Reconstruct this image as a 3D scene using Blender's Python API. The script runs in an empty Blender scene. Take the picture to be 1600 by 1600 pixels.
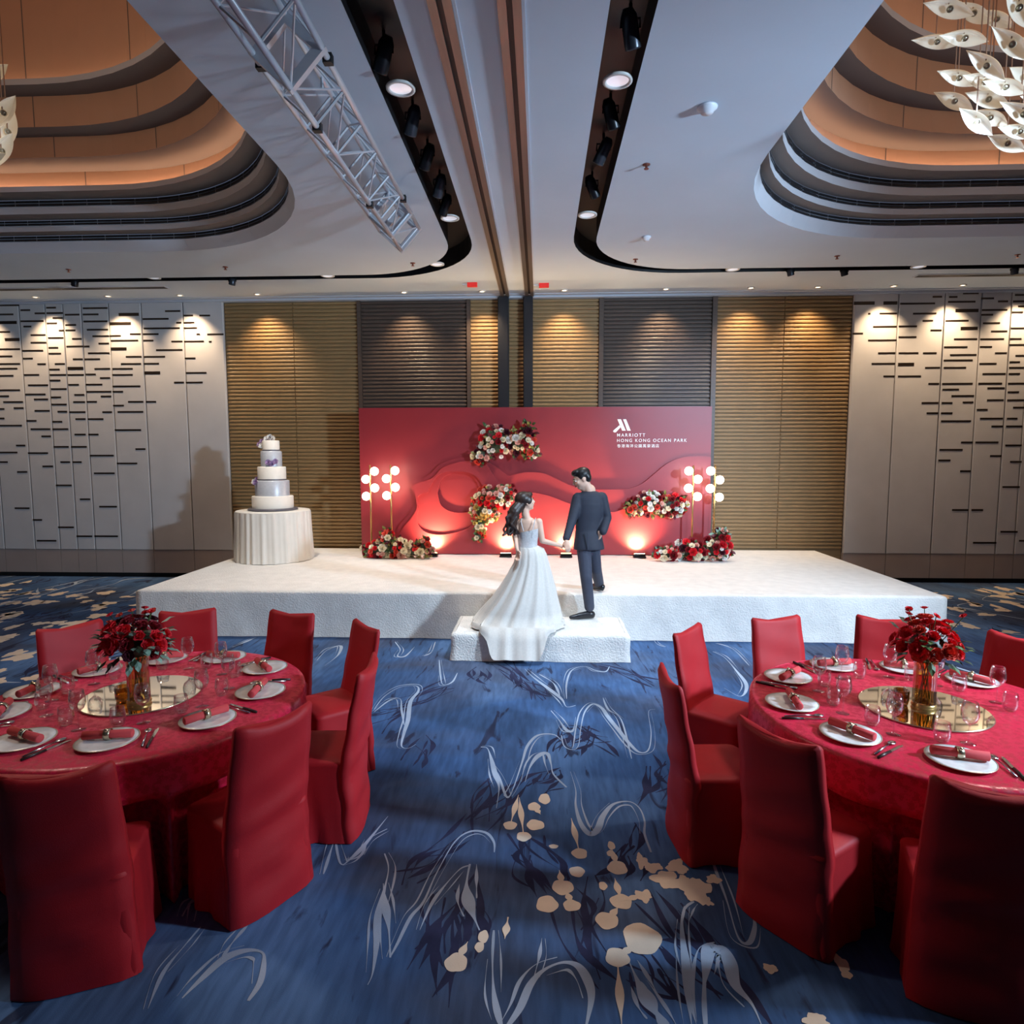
import bpy, bmesh, math, random
from mathutils import Vector, Matrix
from mathutils.geometry import tessellate_polygon
random.seed(7)
SC = bpy.context.scene
COL = SC.collection
PI = math.pi

# ------------------------------------------------------------------ camera
CAM_H = 2.15
FPX, YAW, PITCH, ROLL = 996.73, 0.04435, 0.09041, -0.001533
_f = Vector((-math.sin(YAW)*math.cos(PITCH), math.cos(YAW)*math.cos(PITCH), -math.sin(PITCH)))
_r = Vector((math.cos(YAW), math.sin(YAW), 0)); _u = _r.cross(_f)
CR = _r*math.cos(ROLL)+_u*math.sin(ROLL); CU = _u*math.cos(ROLL)-_r*math.sin(ROLL); CF = _f
cam = bpy.data.cameras.new('camera'); cam_o = bpy.data.objects.new('camera', cam); COL.objects.link(cam_o)
cam.sensor_width = 36; cam.lens = FPX/1600*36; cam.clip_start = .05; cam.clip_end = 100
m = Matrix((CR, CU, -CF)).transposed().to_4x4(); m.translation = (0, 0, CAM_H); cam_o.matrix_world = m
SC.camera = cam_o
def ray(px, py): return CF + CR*((px-800)/FPX) - CU*((py-800)/FPX)
def onz(px, py, z):                      # survey of the photograph: point on a level plane
    d = ray(px, py); return Vector((0,0,CAM_H)) + d*((z-CAM_H)/d.z)
def ony(px, py, Y):                      # point on an upright plane parallel to the back wall
    d = ray(px, py); return Vector((0,0,CAM_H)) + d*(Y/d.y)

# ------------------------------------------------------------------ world, exposure, large lights
w = bpy.data.worlds.new('world'); SC.world = w; w.use_nodes = True
w.node_tree.nodes['Background'].inputs[0].default_value = (.55, .68, 1, 1)
w.node_tree.nodes['Background'].inputs[1].default_value = .12
SC.view_settings.view_transform = 'Standard'; SC.view_settings.look = 'None'
SC.view_settings.exposure = 0.0; SC.view_settings.gamma = 1; SC.view_settings.use_curve_mapping = False
def light(name, kind, loc, energy, color, target=None, size=.1, cone=60, blend=.5):
    l = bpy.data.lights.new(name, kind); l.energy = energy; l.color = color
    if kind == 'SPOT': l.spot_size = math.radians(cone); l.spot_blend = blend; l.shadow_soft_size = size
    elif kind == 'POINT': l.shadow_soft_size = size
    elif kind == 'AREA': l.size = size
    o = bpy.data.objects.new(name, l); COL.objects.link(o); o.location = loc
    if target is not None:
        o.rotation_euler = (Vector(target)-Vector(loc)).to_track_quat('-Z', 'Y').to_euler()
    return o
WALL, ZC = 10.80, 4.75
WARM, COOL, NEUT = (1, .72, .44), (.56, .77, 1), (1, .91, .80)
# cool spot on the right side of the hall, washing stage, tables and backdrop
light('stage_key_spot', 'SPOT', (5.9, 1.9, 3.35), 2500, COOL, (-.6, 7.6, 1.0), .22, 88, .7)
light('stage_key_spot', 'SPOT', (3.0, 4.4, 4.6), 900, (.50, .70, 1), (2.75, 10.3, 2.3), .15, 40, 1)
light('stage_key_spot', 'SPOT', (.52, 5.2, 4.62), 620, (.66, .83, 1), (0.2, 5.9, 0), .12, 64, 1)
# warm spots over the stage
for x, y, e in ((-3.6, 8.3, 350), (-1.3, 7.9, 300), (1.0, 7.9, 280), (3.2, 8.3, 240)):
    light('stage_down_spot', 'SPOT', (x, y, 4.70), e, NEUT, (x*.95, 8.55, .55), .09, 84, .9)

# ------------------------------------------------------------------ helpers
def lin(c):
    return tuple((v/12.92 if v <= .04045 else ((v+.055)/1.055)**2.4) for v in (x/255 for x in c))
def mat(name, rgb, rough=.6, metal=0, var=0, scale=8, bump=0, bscale=60, sheen=0, emit=None, estr=0, alpha=None, trans=0, stretch=None, spec=.5, coat=0):
    m = bpy.data.materials.new(name); m.use_nodes = True; nt = m.node_tree; b = nt.nodes['Principled BSDF']
    c = lin(rgb); b.inputs['Base Color'].default_value = (*c, 1); b.inputs['Roughness'].default_value = rough
    b.inputs['Metallic'].default_value = metal; b.inputs['Specular IOR Level'].default_value = spec
    if sheen: b.inputs['Sheen Weight'].default_value = sheen; b.inputs['Sheen Roughness'].default_value = .4; b.inputs['Sheen Tint'].default_value = (*[min(1, v*2.5+.05) for v in c], 1)
    if emit: b.inputs['Emission Color'].default_value = (*lin(emit), 1); b.inputs['Emission Strength'].default_value = estr
    if trans: b.inputs['Transmission Weight'].default_value = trans
    if coat: b.inputs['Coat Weight'].default_value = coat; b.inputs['Coat Roughness'].default_value = .15
    if var or bump:
        tc = nt.nodes.new('ShaderNodeTexCoord'); mp = nt.nodes.new('ShaderNodeMapping'); nt.links.new(tc.outputs['Object'], mp.inputs[0])
        if stretch: mp.inputs['Scale'].default_value = stretch
    if var:
        n = nt.nodes.new('ShaderNodeTexNoise'); n.inputs['Scale'].default_value = scale; n.inputs['Detail'].default_value = 5
        nt.links.new(mp.outputs[0], n.inputs['Vector'])
        r = nt.nodes.new('ShaderNodeValToRGB'); r.color_ramp.elements[0].position = .3; r.color_ramp.elements[1].position = .7
        r.color_ramp.elements[0].color = (*[v*(1-var) for v in c], 1); r.color_ramp.elements[1].color = (*[min(1, v*(1+var)) for v in c], 1)
        nt.links.new(n.outputs[0], r.inputs[0]); nt.links.new(r.outputs[0], b.inputs['Base Color'])
    if bump:
        n2 = nt.nodes.new('ShaderNodeTexNoise'); n2.inputs['Scale'].default_value = bscale; n2.inputs['Detail'].default_value = 4
        nt.links.new(mp.outputs[0], n2.inputs['Vector'])
        bp = nt.nodes.new('ShaderNodeBump'); bp.inputs['Strength'].default_value = bump; bp.inputs['Distance'].default_value = .01
        nt.links.new(n2.outputs[0], bp.inputs['Height']); nt.links.new(bp.outputs[0], b.inputs['Normal'])
    return m
def glassmat(name, rgb, mixf=.22, rough=.03):
    m = bpy.data.materials.new(name); m.use_nodes = True; nt = m.node_tree
    for n in list(nt.nodes): nt.nodes.remove(n)
    out = nt.nodes.new('ShaderNodeOutputMaterial'); mx = nt.nodes.new('ShaderNodeMixShader')
    tr = nt.nodes.new('ShaderNodeBsdfTransparent'); gl = nt.nodes.new('ShaderNodeBsdfGlossy')
    lw = nt.nodes.new('ShaderNodeLayerWeight'); lw.inputs[0].default_value = mixf
    tr.inputs[0].default_value = (*lin(rgb), 1); gl.inputs['Roughness'].default_value = rough; gl.inputs[0].default_value = (1, 1, 1, 1)
    nt.links.new(lw.outputs['Facing'], mx.inputs[0]); nt.links.new(tr.outputs[0], mx.inputs[1]); nt.links.new(gl.outputs[0], mx.inputs[2])
    nt.links.new(mx.outputs[0], out.inputs[0]); return m

class MB:
    """collects vertices and faces for one mesh"""
    def __init__(s): s.v = []; s.f = []; s.mi = []; s.cur = 0
    def face(s, idx): s.f.append(tuple(idx)); s.mi.append(s.cur)
    def add(s, vs, fs):
        o = len(s.v); s.v += [tuple(v) for v in vs]
        for f in fs: s.face([i+o for i in f])
        return s
    def box(s, a, b, rot=None, c=None):
        x0, y0, z0 = a; x1, y1, z1 = b
        vs = [Vector(p) for p in ((x0,y0,z0),(x1,y0,z0),(x1,y1,z0),(x0,y1,z0),(x0,y0,z1),(x1,y0,z1),(x1,y1,z1),(x0,y1,z1))]
        if rot is not None:
            c = Vector(c) if c is not None else Vector(); vs = [rot@(v-c)+c for v in vs]
        return s.add(vs, [(0,3,2,1),(4,5,6,7),(0,1,5,4),(1,2,6,5),(2,3,7,6),(3,0,4,7)])
    def loft(s, rings, close=True, cap0=True, cap1=True):
        n = len(rings[0]); o = len(s.v)
        for r in rings: s.v += [tuple(p) for p in r]
        for k in range(len(rings)-1):
            for i in range(n if close else n-1):
                j = (i+1) % n; s.face((o+k*n+i, o+k*n+j, o+(k+1)*n+j, o+(k+1)*n+i))
        if cap0: s.face([o+i for i in reversed(range(n))])
        if cap1: s.face([o+(len(rings)-1)*n+i for i in range(n)])
        return s
    def lathe(s, prof, n=24, c=(0,0,0), fold=None, cap0=True, cap1=True, sx=1, sy=1):
        rings = []
        for k, (r, z) in enumerate(prof):
            ring = []
            for i in range(n):
                a = 2*PI*i/n; rr = r*(1+(fold(a, k) if fold else 0))
                ring.append((c[0]+rr*math.cos(a)*sx, c[1]+rr*math.sin(a)*sy, c[2]+z))
            rings.append(ring)
        return s.loft(rings, True, cap0, cap1)
    def tube(s, pts, r, n=8, caps=True):
        pts = [Vector(p) for p in pts]; R = r if isinstance(r, (list, tuple)) else [r]*len(pts); rings = []
        t0 = (pts[1]-pts[0]).normalized(); a = t0.orthogonal().normalized()
        for k, p in enumerate(pts):
            t = (pts[min(k+1, len(pts)-1)]-pts[max(k-1, 0)]).normalized()
            a = (a-t*a.dot(t)).normalized(); b = t.cross(a)
            rings.append([p+(a*math.cos(2*PI*i/n)+b*math.sin(2*PI*i/n))*R[k] for i in range(n)])
        return s.loft(rings, True, caps, caps)
    def ball(s, c, r, n=12, m_=8, rot=None):
        if not isinstance(r, (list, tuple)): r = (r, r, r)
        c = Vector(c); rings = []
        for k in range(1, m_):
            t = PI*k/m_; ring = []
            for i in range(n):
                a = 2*PI*i/n; p = Vector((r[0]*math.sin(t)*math.cos(a), r[1]*math.sin(t)*math.sin(a), -r[2]*math.cos(t)))
                if rot is not None: p = rot@p
                ring.append(c+p)
            rings.append(ring)
        o = len(s.v); s.loft(rings, True, False, False)
        pb = Vector((0,0,-r[2])); pt = Vector((0,0,r[2]))
        if rot is not None: pb = rot@pb; pt = rot@pt
        s.v += [tuple(c+pb), tuple(c+pt)]; ib = len(s.v)-2; it = len(s.v)-1; L = o+(m_-2)*n
        for i in range(n):
            s.face((ib, o+(i+1) % n, o+i)); s.face((it, L+i, L+(i+1) % n))
        return s
    def capsule(s, p0, r0, p1, r1, n=12):
        p0 = Vector(p0); p1 = Vector(p1); d = p1-p0; L = d.length; t = d/L
        pts = []; R = []
        for a in (-.98, -.8, -.45): pts.append(p0+t*r0*a); R.append(r0*math.sqrt(1-a*a))
        pts += [p0, p1]; R += [r0, r1]
        for a in (.45, .8, .98): pts.append(p1+t*r1*a); R.append(r1*math.sqrt(1-a*a))
        return s.tube(pts, R, n)
    def mesh(s, name, smooth=False):
        me = bpy.data.meshes.new(name); me.from_pydata(s.v, [], s.f)
        if any(s.mi): me.polygons.foreach_set('material_index', s.mi)
        me.update()
        if smooth: me.polygons.foreach_set('use_smooth', [True]*len(me.polygons))
        return me
def obj(name, mb, m_, parent=None, smooth=False, loc=None, rot=None):
    me = mb.mesh(name, smooth) if isinstance(mb, MB) else mb
    if len(me.materials) == 0:
        for mm in (m_ if isinstance(m_, (list, tuple)) else [m_]): me.materials.append(mm)
    o = bpy.data.objects.new(name, me); COL.objects.link(o)
    if parent: o.parent = parent
    if loc is not None: o.location = loc
    if rot is not None: o.rotation_euler = rot
    return o
def tag(o, label=None, cat=None, group=None, kind=None):
    if label: o['label'] = label
    if cat: o['category'] = cat
    if group: o['group'] = group
    if kind: o['kind'] = kind
    return o
def thing(name, label, cat, loc=(0,0,0), rz=0, group=None):
    o = bpy.data.objects.new(name, None); COL.objects.link(o); o.empty_display_size = .1
    o.location = loc; o.rotation_euler = (0,0,rz); return tag(o, label, cat, group)
def dup(root, loc, rz=None, label=None):
    kids = [c for c in bpy.data.objects if c.parent == root]
    r = root.copy(); COL.objects.link(r); r.location = loc
    if rz is not None: r.rotation_euler = (0,0,rz)
    if label: r['label'] = label
    for ch in kids:
        c = ch.copy(); COL.objects.link(c); c.parent = r
        for g in [x for x in bpy.data.objects if x.parent == ch]:
            d = g.copy(); COL.objects.link(d); d.parent = c
    return r
def remesh(name, mb, vox, m_, parent=None, smooth=6):
    """union of overlapping closed shapes as ONE continuous surface"""
    me = mb.mesh(name+'_src'); o = bpy.data.objects.new('tmp', me); COL.objects.link(o)
    r = o.modifiers.new('r', 'REMESH'); r.mode = 'VOXEL'; r.voxel_size = vox; r.use_smooth_shade = True
    if smooth: s_ = o.modifiers.new('s', 'SMOOTH'); s_.iterations = smooth; s_.factor = .5
    dg = bpy.context.evaluated_depsgraph_get(); nm = bpy.data.meshes.new_from_object(o.evaluated_get(dg))
    bpy.data.objects.remove(o); bpy.data.meshes.remove(me); nm.name = name; nm.materials.clear()
    nm.polygons.foreach_set('use_smooth', [True]*len(nm.polygons))
    return obj(name, nm, m_, parent)
def rrect(x0, x1, y0, y1, R, k=14):
    pts = []
    for cx, cy, a0 in ((x1-R, y1-R, 0), (x0+R, y1-R, PI/2), (x0+R, y0+R, PI), (x1-R, y0+R, 1.5*PI)):
        for i in range(k+1):
            a = a0+PI/2*i/k; pts.append((cx+R*math.cos(a), cy+R*math.sin(a)))
    return pts
def tess(mb, loops, z, flip=False):
    flat = [p for l in loops for p in l]
    tris = tessellate_polygon([[Vector((x, y, 0)) for x, y in l] for l in loops])
    o = len(mb.v); mb.v += [(x, y, z) for x, y in flat]
    for t in tris:
        a, b, c = (flat[i] for i in t); ar = (b[0]-a[0])*(c[1]-a[1])-(b[1]-a[1])*(c[0]-a[0])
        if (ar > 0) == flip: t = (t[0], t[2], t[1])
        mb.face([o+i for i in t])
def smoothline(p, per=6):
    """Catmull-Rom through the points"""
    out = []; n = len(p)
    for i in range(n-1):
        p0 = Vector(p[max(i-1,0)]); p1 = Vector(p[i]); p2 = Vector(p[i+1]); p3 = Vector(p[min(i+2,n-1)])
        for k in range(per):
            t = k/per
            out.append(.5*((2*p1)+(p2-p0)*t+(2*p0-5*p1+4*p2-p3)*t*t+(3*p1-p0-3*p2+p3)*t**3))
    out.append(Vector(p[-1])); return out
def hsh(*a):
    v = math.sin(sum(x*k for x, k in zip(a, (12.9898, 78.233, 37.719))))*43758.5453; return v-math.floor(v)
# ------------------------------------------------------------------ floor: patterned carpet
def carpet_material():
    m = bpy.data.materials.new('carpet_blue'); m.use_nodes = True; nt = m.node_tree; b = nt.nodes['Principled BSDF']
    b.inputs['Roughness'].default_value = .95; b.inputs['Specular IOR Level'].default_value = .15
    tc = nt.nodes.new('ShaderNodeTexCoord')
    def noise(scale, sc, detail=4, dist=0., loc=(0,0,0)):
        mp = nt.nodes.new('ShaderNodeMapping'); mp.inputs['Scale'].default_value = sc; mp.inputs['Location'].default_value = loc
        mp.inputs['Rotation'].default_value = (0, 0, .25)
        nt.links.new(tc.outputs['Object'], mp.inputs[0]); n = nt.nodes.new('ShaderNodeTexNoise')
        n.inputs['Scale'].default_value = scale; n.inputs['Detail'].default_value = detail; n.inputs['Distortion'].default_value = dist
        nt.links.new(mp.outputs[0], n.inputs['Vector']); return n
    def ramp(src, stops):
        r = nt.nodes.new('ShaderNodeValToRGB'); nt.links.new(src, r.inputs[0]); e = r.color_ramp.elements
        e[0].position, e[0].color = stops[0]; e[1].position, e[1].color = stops[-1]
        for p, c in stops[1:-1]: x = e.new(p); x.color = c
        return r
    def mix(fac, a, c):
        x = nt.nodes.new('ShaderNodeMixRGB'); nt.links.new(fac, x.inputs[0])
        for k, s in ((1, a), (2, c)):
            if isinstance(s, tuple): x.inputs[k].default_value = s
            else: nt.links.new(s, x.inputs[k])
        return x.outputs[0]
    C = lambda *c: (*lin(c), 1)
    base = ramp(noise(.8, (1, .55, 1), 5, .4).outputs[0], [(.30, C(42, 58, 84)), (.5, C(66, 96, 140)), (.7, C(104, 138, 184))])
    grey = ramp(noise(.9, (.7, 1.0, 1), 4, .6, (3, 7, 0)).outputs[0], [(.46, (0,0,0,1)), (.66, (.70,.70,.70,1))])
    c = mix(grey.outputs[0], base.outputs[0], C(74, 76, 88))
    streak = ramp(noise(2.2, (2.4, .55, 1), 6, 1.6, (1, 2, 0)).outputs[0], [(.60, (0,0,0,1)), (.66, (.85,.85,.85,1))])
    c = mix(streak.outputs[0], c, C(44, 46, 68))
    fine = ramp(noise(7, (3.5, .5, 1), 4, .3).outputs[0], [(.35, (.8,.8,.8,1)), (.65, (1.12,1.12,1.12,1))])
    mu = nt.nodes.new('ShaderNodeMixRGB'); mu.blend_type = 'MULTIPLY'; mu.inputs[0].default_value = 1
    nt.links.new(c, mu.inputs[1]); nt.links.new(fine.outputs[0], mu.inputs[2]); nt.links.new(mu.outputs[0], b.inputs['Base Color'])
    n = noise(260, (1,1,1), 2); bp = nt.nodes.new('ShaderNodeBump'); bp.inputs['Strength'].default_value = .25; bp.inputs['Distance'].default_value = .004
    nt.links.new(n.outputs[0], bp.inputs['Height']); nt.links.new(bp.outputs[0], b.inputs['Normal']); return m
M_carpet = carpet_material()
M_swirl = mat('carpet_swirl_pale', (164, 178, 198), .95, var=.18, scale=3, bump=.2, bscale=260, spec=.1)
M_blob = mat('carpet_blob_tan', (232, 212, 190), .95, var=.08, scale=6, bump=.2, bscale=260, spec=.1)
M_dark = mat('carpet_brush_dark', (48, 50, 76), .95, var=.3, scale=6, spec=.1)
fl = MB(); fl.add([(-14,-5,0),(14,-5,0),(14,11,0),(-14,11,0)], [(0,1,2,3)])
def ribbon(pts, wid, z, mi, taper=True):
    p = smoothline(pts, 7); n = len(p); fl.cur = mi; L = []; R = []
    for k in range(n):
        t = (p[min(k+1,n-1)]-p[max(k-1,0)]); t = t.normalized() if t.length > 1e-6 else Vector((1,0,0)); nrm = Vector((-t.y, t.x, 0))
        s = k/(n-1); wv = wid*.5*((.25+.75*math.sin(PI*min(1, max(0, s*1.0)))) if taper else 1)*(.75+.5*math.sin(s*9+wid*300))
        L.append((p[k].x+nrm.x*wv, p[k].y+nrm.y*wv, z)); R.append((p[k].x-nrm.x*wv, p[k].y-nrm.y*wv, z))
    fl.add(L+R, [(k, n+k, n+k+1, k+1) for k in range(n-1)]); fl.cur = 0
def blob(c, rx, ry, z=.0016, mi=2, rough=.12, seed=0):
    fl.cur = mi; vs = []
    for i in range(30):
        a = 2*PI*i/30; k = 1+rough*(.6*math.sin(a*3+seed)+.5*math.sin(a*5+seed*2.3)+.7*(hsh(seed, i)-.5)*(1 if rough > .15 else .3)); vs.append((c[0]+rx*k*math.cos(a), c[1]+ry*k*math.sin(a), z))
    fl.add(vs, [tuple(range(30))]); fl.cur = 0
def crop(ox, oy, s): return lambda p: onz(ox+p[0]/s, oy+p[1]/s, 0)
c3 = crop(540, 950, 2.4615); c2 = crop(1000, 900, 2.285); c1 = crop(0, 900, 2.424)
SW = [(c3, .030, [(150,945),(165,1000),(150,1080),(125,1180),(120,1280),(105,1400),(85,1450)]),
 (c3, .034, [(145,1060),(150,1130),(165,1220),(172,1345)]),
 (c3, .022, [(170,1345),(200,1290),(250,1190),(300,1130),(350,1020),(420,900),(480,860),(540,865),(570,900),(572,940)]),
 (c3, .018, [(285,1240),(330,1140),(380,1070),(440,1005),(480,990)]),
 (c3, .052, [(478,985),(465,1060),(470,1120),(490,1180),(515,1240)]),
 (c3, .026, [(570,1240),(565,1350),(570,1480),(590,1580),(610,1640)]),
 (c3, .044, [(615,1620),(670,1540),(710,1450),(760,1395),(830,1365),(890,1375),(930,1430),(945,1500),(925,1610)]),
 (c3, .014, [(755,1270),(745,1340),(725,1420)]),
 (c3, .030, [(520,535),(545,540),(560,580),(575,640),(590,690),(580,770)]),
 (c3, .024, [(560,600),(590,650),(615,720),(630,725),(650,680),(680,590),(700,530),(740,490),(800,487),(830,510)]),
 (c3, .036, [(690,670),(710,610),(740,570),(775,560),(790,600),(800,640),(850,690)]),
 (c3, .036, [(865,630),(885,700),(885,760),(905,830),(940,870),(970,850),(990,800),(1030,755),(1090,745),(1130,770),(1150,820),(1150,870),(1175,940)]),
 (c3, .030, [(830,490),(840,530),(870,545),(895,530),(905,460),(920,400),(950,370),(985,385),(1010,420),(1050,470),(1090,520),(1130,555),(1165,545),(1175,480),(1165,400),(1190,390)]),
 (c3, .030, [(790,395),(820,430),(850,470),(875,470),(885,420)]), (c3, .034, [(690,235),(720,265),(780,310),(830,350),(850,380),(885,375)]),
 (c3, .024, [(745,255),(800,290),(825,340)]), (c3, .022, [(850,350),(850,290),(870,240),(920,225),(960,240),(1000,245),(1015,225)]),
 (c3, .030, [(110,390),(150,340),(210,305),(270,300),(280,320),(250,360),(240,430),(225,480),(215,530),(240,540),(270,525)]),
 (c3, .022, [(110,400),(170,355),(210,350),(215,390),(225,450)]), (c3, .022, [(360,200),(365,260),(375,295),(410,285),(430,250)]),
 (c3, .026, [(190,130),(210,160),(200,185),(230,185),(265,150)]), (c3, .02, [(300,185),(330,170),(345,130)]),
 (c3, .026, [(1340,1130),(1310,1150),(1295,1200),(1300,1300),(1320,1400),(1330,1610)]),
 (c3, .050, [(1385,1610),(1375,1500),(1385,1400),(1400,1310),(1450,1330),(1477,1370)]),
 (c3, .055, [(1090,1360),(1130,1450),(1170,1520),(1200,1570),(1240,1620)]), (c3, .016, [(0,975),(60,950),(90,890),(160,850)]),
 (c3, .030, [(900,130),(925,175),(965,190),(1000,160)]), (c3, .02, [(1170,60),(1190,130),(1230,150)]),
 (c3, .020, [(990,345),(1010,390),(1060,430),(1100,580)]),
 (c2, .050, [(235,1600),(230,1450),(250,1350),(290,1330),(320,1380),(340,1460),(400,1530),(440,1620)]),
 (c2, .026, [(160,1180),(145,1280),(165,1450),(185,1610)]), (c2, .024, [(240,950),(270,1050),(310,1160),(350,1290),(390,1310),(410,1250),(400,1200)]),
 (c2, .030, [(260,270),(300,290),(345,340),(380,390),(360,430),(300,400)]), (c2, .02, [(270,240),(330,260),(390,320)]),
 (c2, .045, [(0,1450),(60,1560),(110,1640)]),
 (c1, .018, [(560,1640),(620,1500),(700,1400),(760,1330)]), (c1, .040, [(690,1600),(760,1530),(850,1450),(930,1420),(990,1425),(1000,1460),(985,1540),(940,1610)]),
 (c1, .022, [(1225,1130),(1260,1020),(1280,970)]), (c1, .026, [(1270,1000),(1290,1090),(1330,1070),(1380,1020),(1470,910)]),
 (c1, .03, [(880,270),(930,250),(975,230)]), (c1, .03, [(1200,320),(1240,280),(1290,265),(1280,300),(1230,340)]),
 (c1, .03, [(690,1290),(720,1240),(750,1230),(735,1310)]), (c1, .022, [(840,1450),(880,1390),(940,1320)])]
for k, (cf, wd, pts) in enumerate(SW):
    Q = [cf(p) for p in pts]; ribbon(Q, wd, .0010+.00001*k, 1)
    for sgn, u0 in ((1, .0), (-1, .35)):          # thin strands running beside each swirl
        n_ = len(Q); i0 = int(u0*n_); seg = Q[i0:max(i0+3, int((u0+.62)*n_))]
        if len(seg) < 3: continue
        off = []
        for j, p in enumerate(seg):
            t_ = (seg[min(j+1, len(seg)-1)]-seg[max(j-1, 0)]).normalized(); e_ = math.sin(PI*(j+.3)/len(seg))
            off.append(p+Vector((-t_.y, t_.x, 0))*sgn*(wd*.55+.022*e_))
        ribbon(off, wd*.32, .0012+.00001*k, 1)
BL = [(633,837,26,16),(685,880,28,18),(730,835,34,20),(725,765,24,16),(765,735,22,20),(900,945,30,20),(890,1015,30,20),(835,1075,42,28),(870,1145,34,22),(775,1140,42,32),(1045,1000,38,26),(1060,1130,42,28),(1145,1108,32,22),(1005,1203,44,32),(1140,1272,72,58),(1045,1345,46,36),(425,1365,44,36),(530,1265,20,24),(515,1305,18,20),(800,918,18,8),(990,1070,16,16),(1022,915,14,16),(1020,945,16,12),(1275,995,38,26),(1230,1045,48,32),(1345,1085,60,45),(1180,998,35,18),(1140,975,22,26),(1415,1045,28,16),(1390,1130,20,16),(1300,1060,30,30)]
for k, (x, y, rx, ry) in enumerate(BL):
    P = c3((x, y)); A = c3((x+rx, y)); B = c3((x, y-ry)); blob(P, (A-P).length, (B-P).length, .0018+.00001*k, 2, .30 if x > 1130 and y < 1140 else .08, k)
for k, (x, y, rx, ry) in enumerate([(465,1403,24,16),(720,1385,22,28),(735,1420,18,18),(630,1590,45,25)]):
    P = c2((x, y)); A = c2((x+rx, y)); B = c2((x, y-ry)); blob(P, (A-P).length, (B-P).length, .0022+.00001*k, 2, .2, 70+k)
for a, b_ in (((900,945),(868,810)),((835,1075),(822,1010)),((1060,1130),(1035,1040)),((870,1145),(850,1090)),((1045,1000),(1025,930)),((1045,1345),(1062,1610)),((1045,1345),(1110,1300)),((425,1365),(470,1285)),((725,765),(750,795)),((633,837),(665,720)),((685,880),(668,730)),((1005,1203),(1050,1150)),((1060,1130),(1140,1105)),((625,1190),(612,1275))):
    A, B = c3(a), c3(b_); ribbon([A, (A+B)/2, B], .030, .0026, 2)
# dark brush marks
rng = random.Random(3)
def brush(P, L, ang, n, seed):
    r_ = random.Random(seed)
    for i in range(int(n*1.5)):
        a = ang+r_.uniform(-.35, .35); l = L*r_.uniform(.5, 1.1); o = Vector((r_.uniform(-.1,.1), r_.uniform(-.16,.16), 0))
        d = Vector((math.cos(a), math.sin(a), 0)); s_ = Vector((-d.y, d.x, 0))*r_.uniform(-.08, .08)
        ribbon([P+o-d*l*.5, P+o+s_, P+o+d*l*.5], r_.uniform(.012, .04), .0004+.00002*i, 3)
for k, (p, L, a, n) in enumerate([((870,510),.5,1.2,9),((560,760),.55,1.3,8),((360,930),.5,.9,6),((420,1230),.55,1.5,10),((760,960),.5,1.9,8),((930,1200),.5,1.75,5),((1190,640),.5,1.2,6),((1060,930),.3,1.3,6),((1190,1400),.3,2.2,7),((280,560),.4,1.7,5),((640,260),.7,1.8,6),((500,270),.4,1.7,4),((300,330),.8,.9,6),((1340,1300),.6,1.9,6),((960,500),.4,2.4,4),((770,680),.3,1.1,6),((1100,250),.9,2.2,5),((170,410),.5,1.0,5),((720,330),.6,2.1,5)]):
    brush(c3(p), L, a, n, 40+k)
# the same pattern carried over the rest of the hall
for reg, n in (((-9.5,-3.9,3.2,10.5), 300), ((3.6,9.2,2.2,10.5), 230)):
    for i in range(n):
        x = rng.uniform(*reg[:2]); y = rng.uniform(*reg[2:]); k = rng.random(); a = rng.uniform(.9, 1.7) if reg[0] < 0 else rng.uniform(1.5, 2.3)
        d = Vector((math.cos(a), math.sin(a), 0)); s = Vector((-d.y, d.x, 0)); P = Vector((x, y, 0)); L = rng.uniform(.3, .8)
        if k < .36: ribbon([P-d*L, P+s*rng.uniform(-.15,.15), P+d*L*.6+s*.1, P+d*L+s*rng.uniform(-.3,.3)], rng.uniform(.02,.05), .001+.000004*i, 1)
        elif k < .62: brush(P, L*.9, a, 5, 900+i+int(x*10))
        else:
            for q in range(rng.randint(1, 4)): blob((x+rng.uniform(-.3,.3), y+rng.uniform(-.4,.4)), rng.uniform(.04,.13), rng.uniform(.05,.16), .0018+.00001*q, 2, .3, i*7+q)
floor_o = tag(obj('floor', fl, [M_carpet, M_swirl, M_blob, M_dark]), 'deep blue carpet with pale swirls and tan blots', kind='structure')

# ------------------------------------------------------------------ ceiling with two stepped coffers and two black light slots
M_ceil = mat('ceiling_paint', (194, 208, 222), .85, var=.03, scale=1.5)
M_lip = mat('coffer_paint', (196, 202, 212), .8)
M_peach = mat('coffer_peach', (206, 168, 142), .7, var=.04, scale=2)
M_soff = mat('soffit_shade_and_joint', (120, 112, 108), .75)  # shade under the coffer ledges is put into this dark tone; panel joints share it
M_black = mat('slot_black', (14, 14, 17), .5)
M_grille = mat('grille_dark', (46, 46, 50), .45, metal=.3)
M_led = mat('cove_led', (255, 214, 170), .5, emit=(255, 206, 168), estr=13)
M_led2 = mat('cove_led_dim', (255, 214, 170), .5, emit=(255, 206, 168), estr=4)
DOMES = [dict(x0=-9.9, x1=-2.38, y0=.3, y1=8.25, R=2.35), dict(x0=1.97, x1=9.5, y0=.3, y1=8.20, R=2.3)]
SLOTS = [(rrect(-11.2, -.85, -2, 9.625, 1.6), rrect(-10.9, -1.152, -1.7, 9.45, 1.4)), (rrect(.396, 10.9, -2, 9.57, 1.6), rrect(.672, 10.6, -1.7, 9.385, 1.4))]
ce = MB(); RECT = [(-14,-5),(14,-5),(14,WALL+.1),(-14,WALL+.1)]
tess(ce, [RECT, SLOTS[0][0], SLOTS[1][0]], ZC, True)
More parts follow.
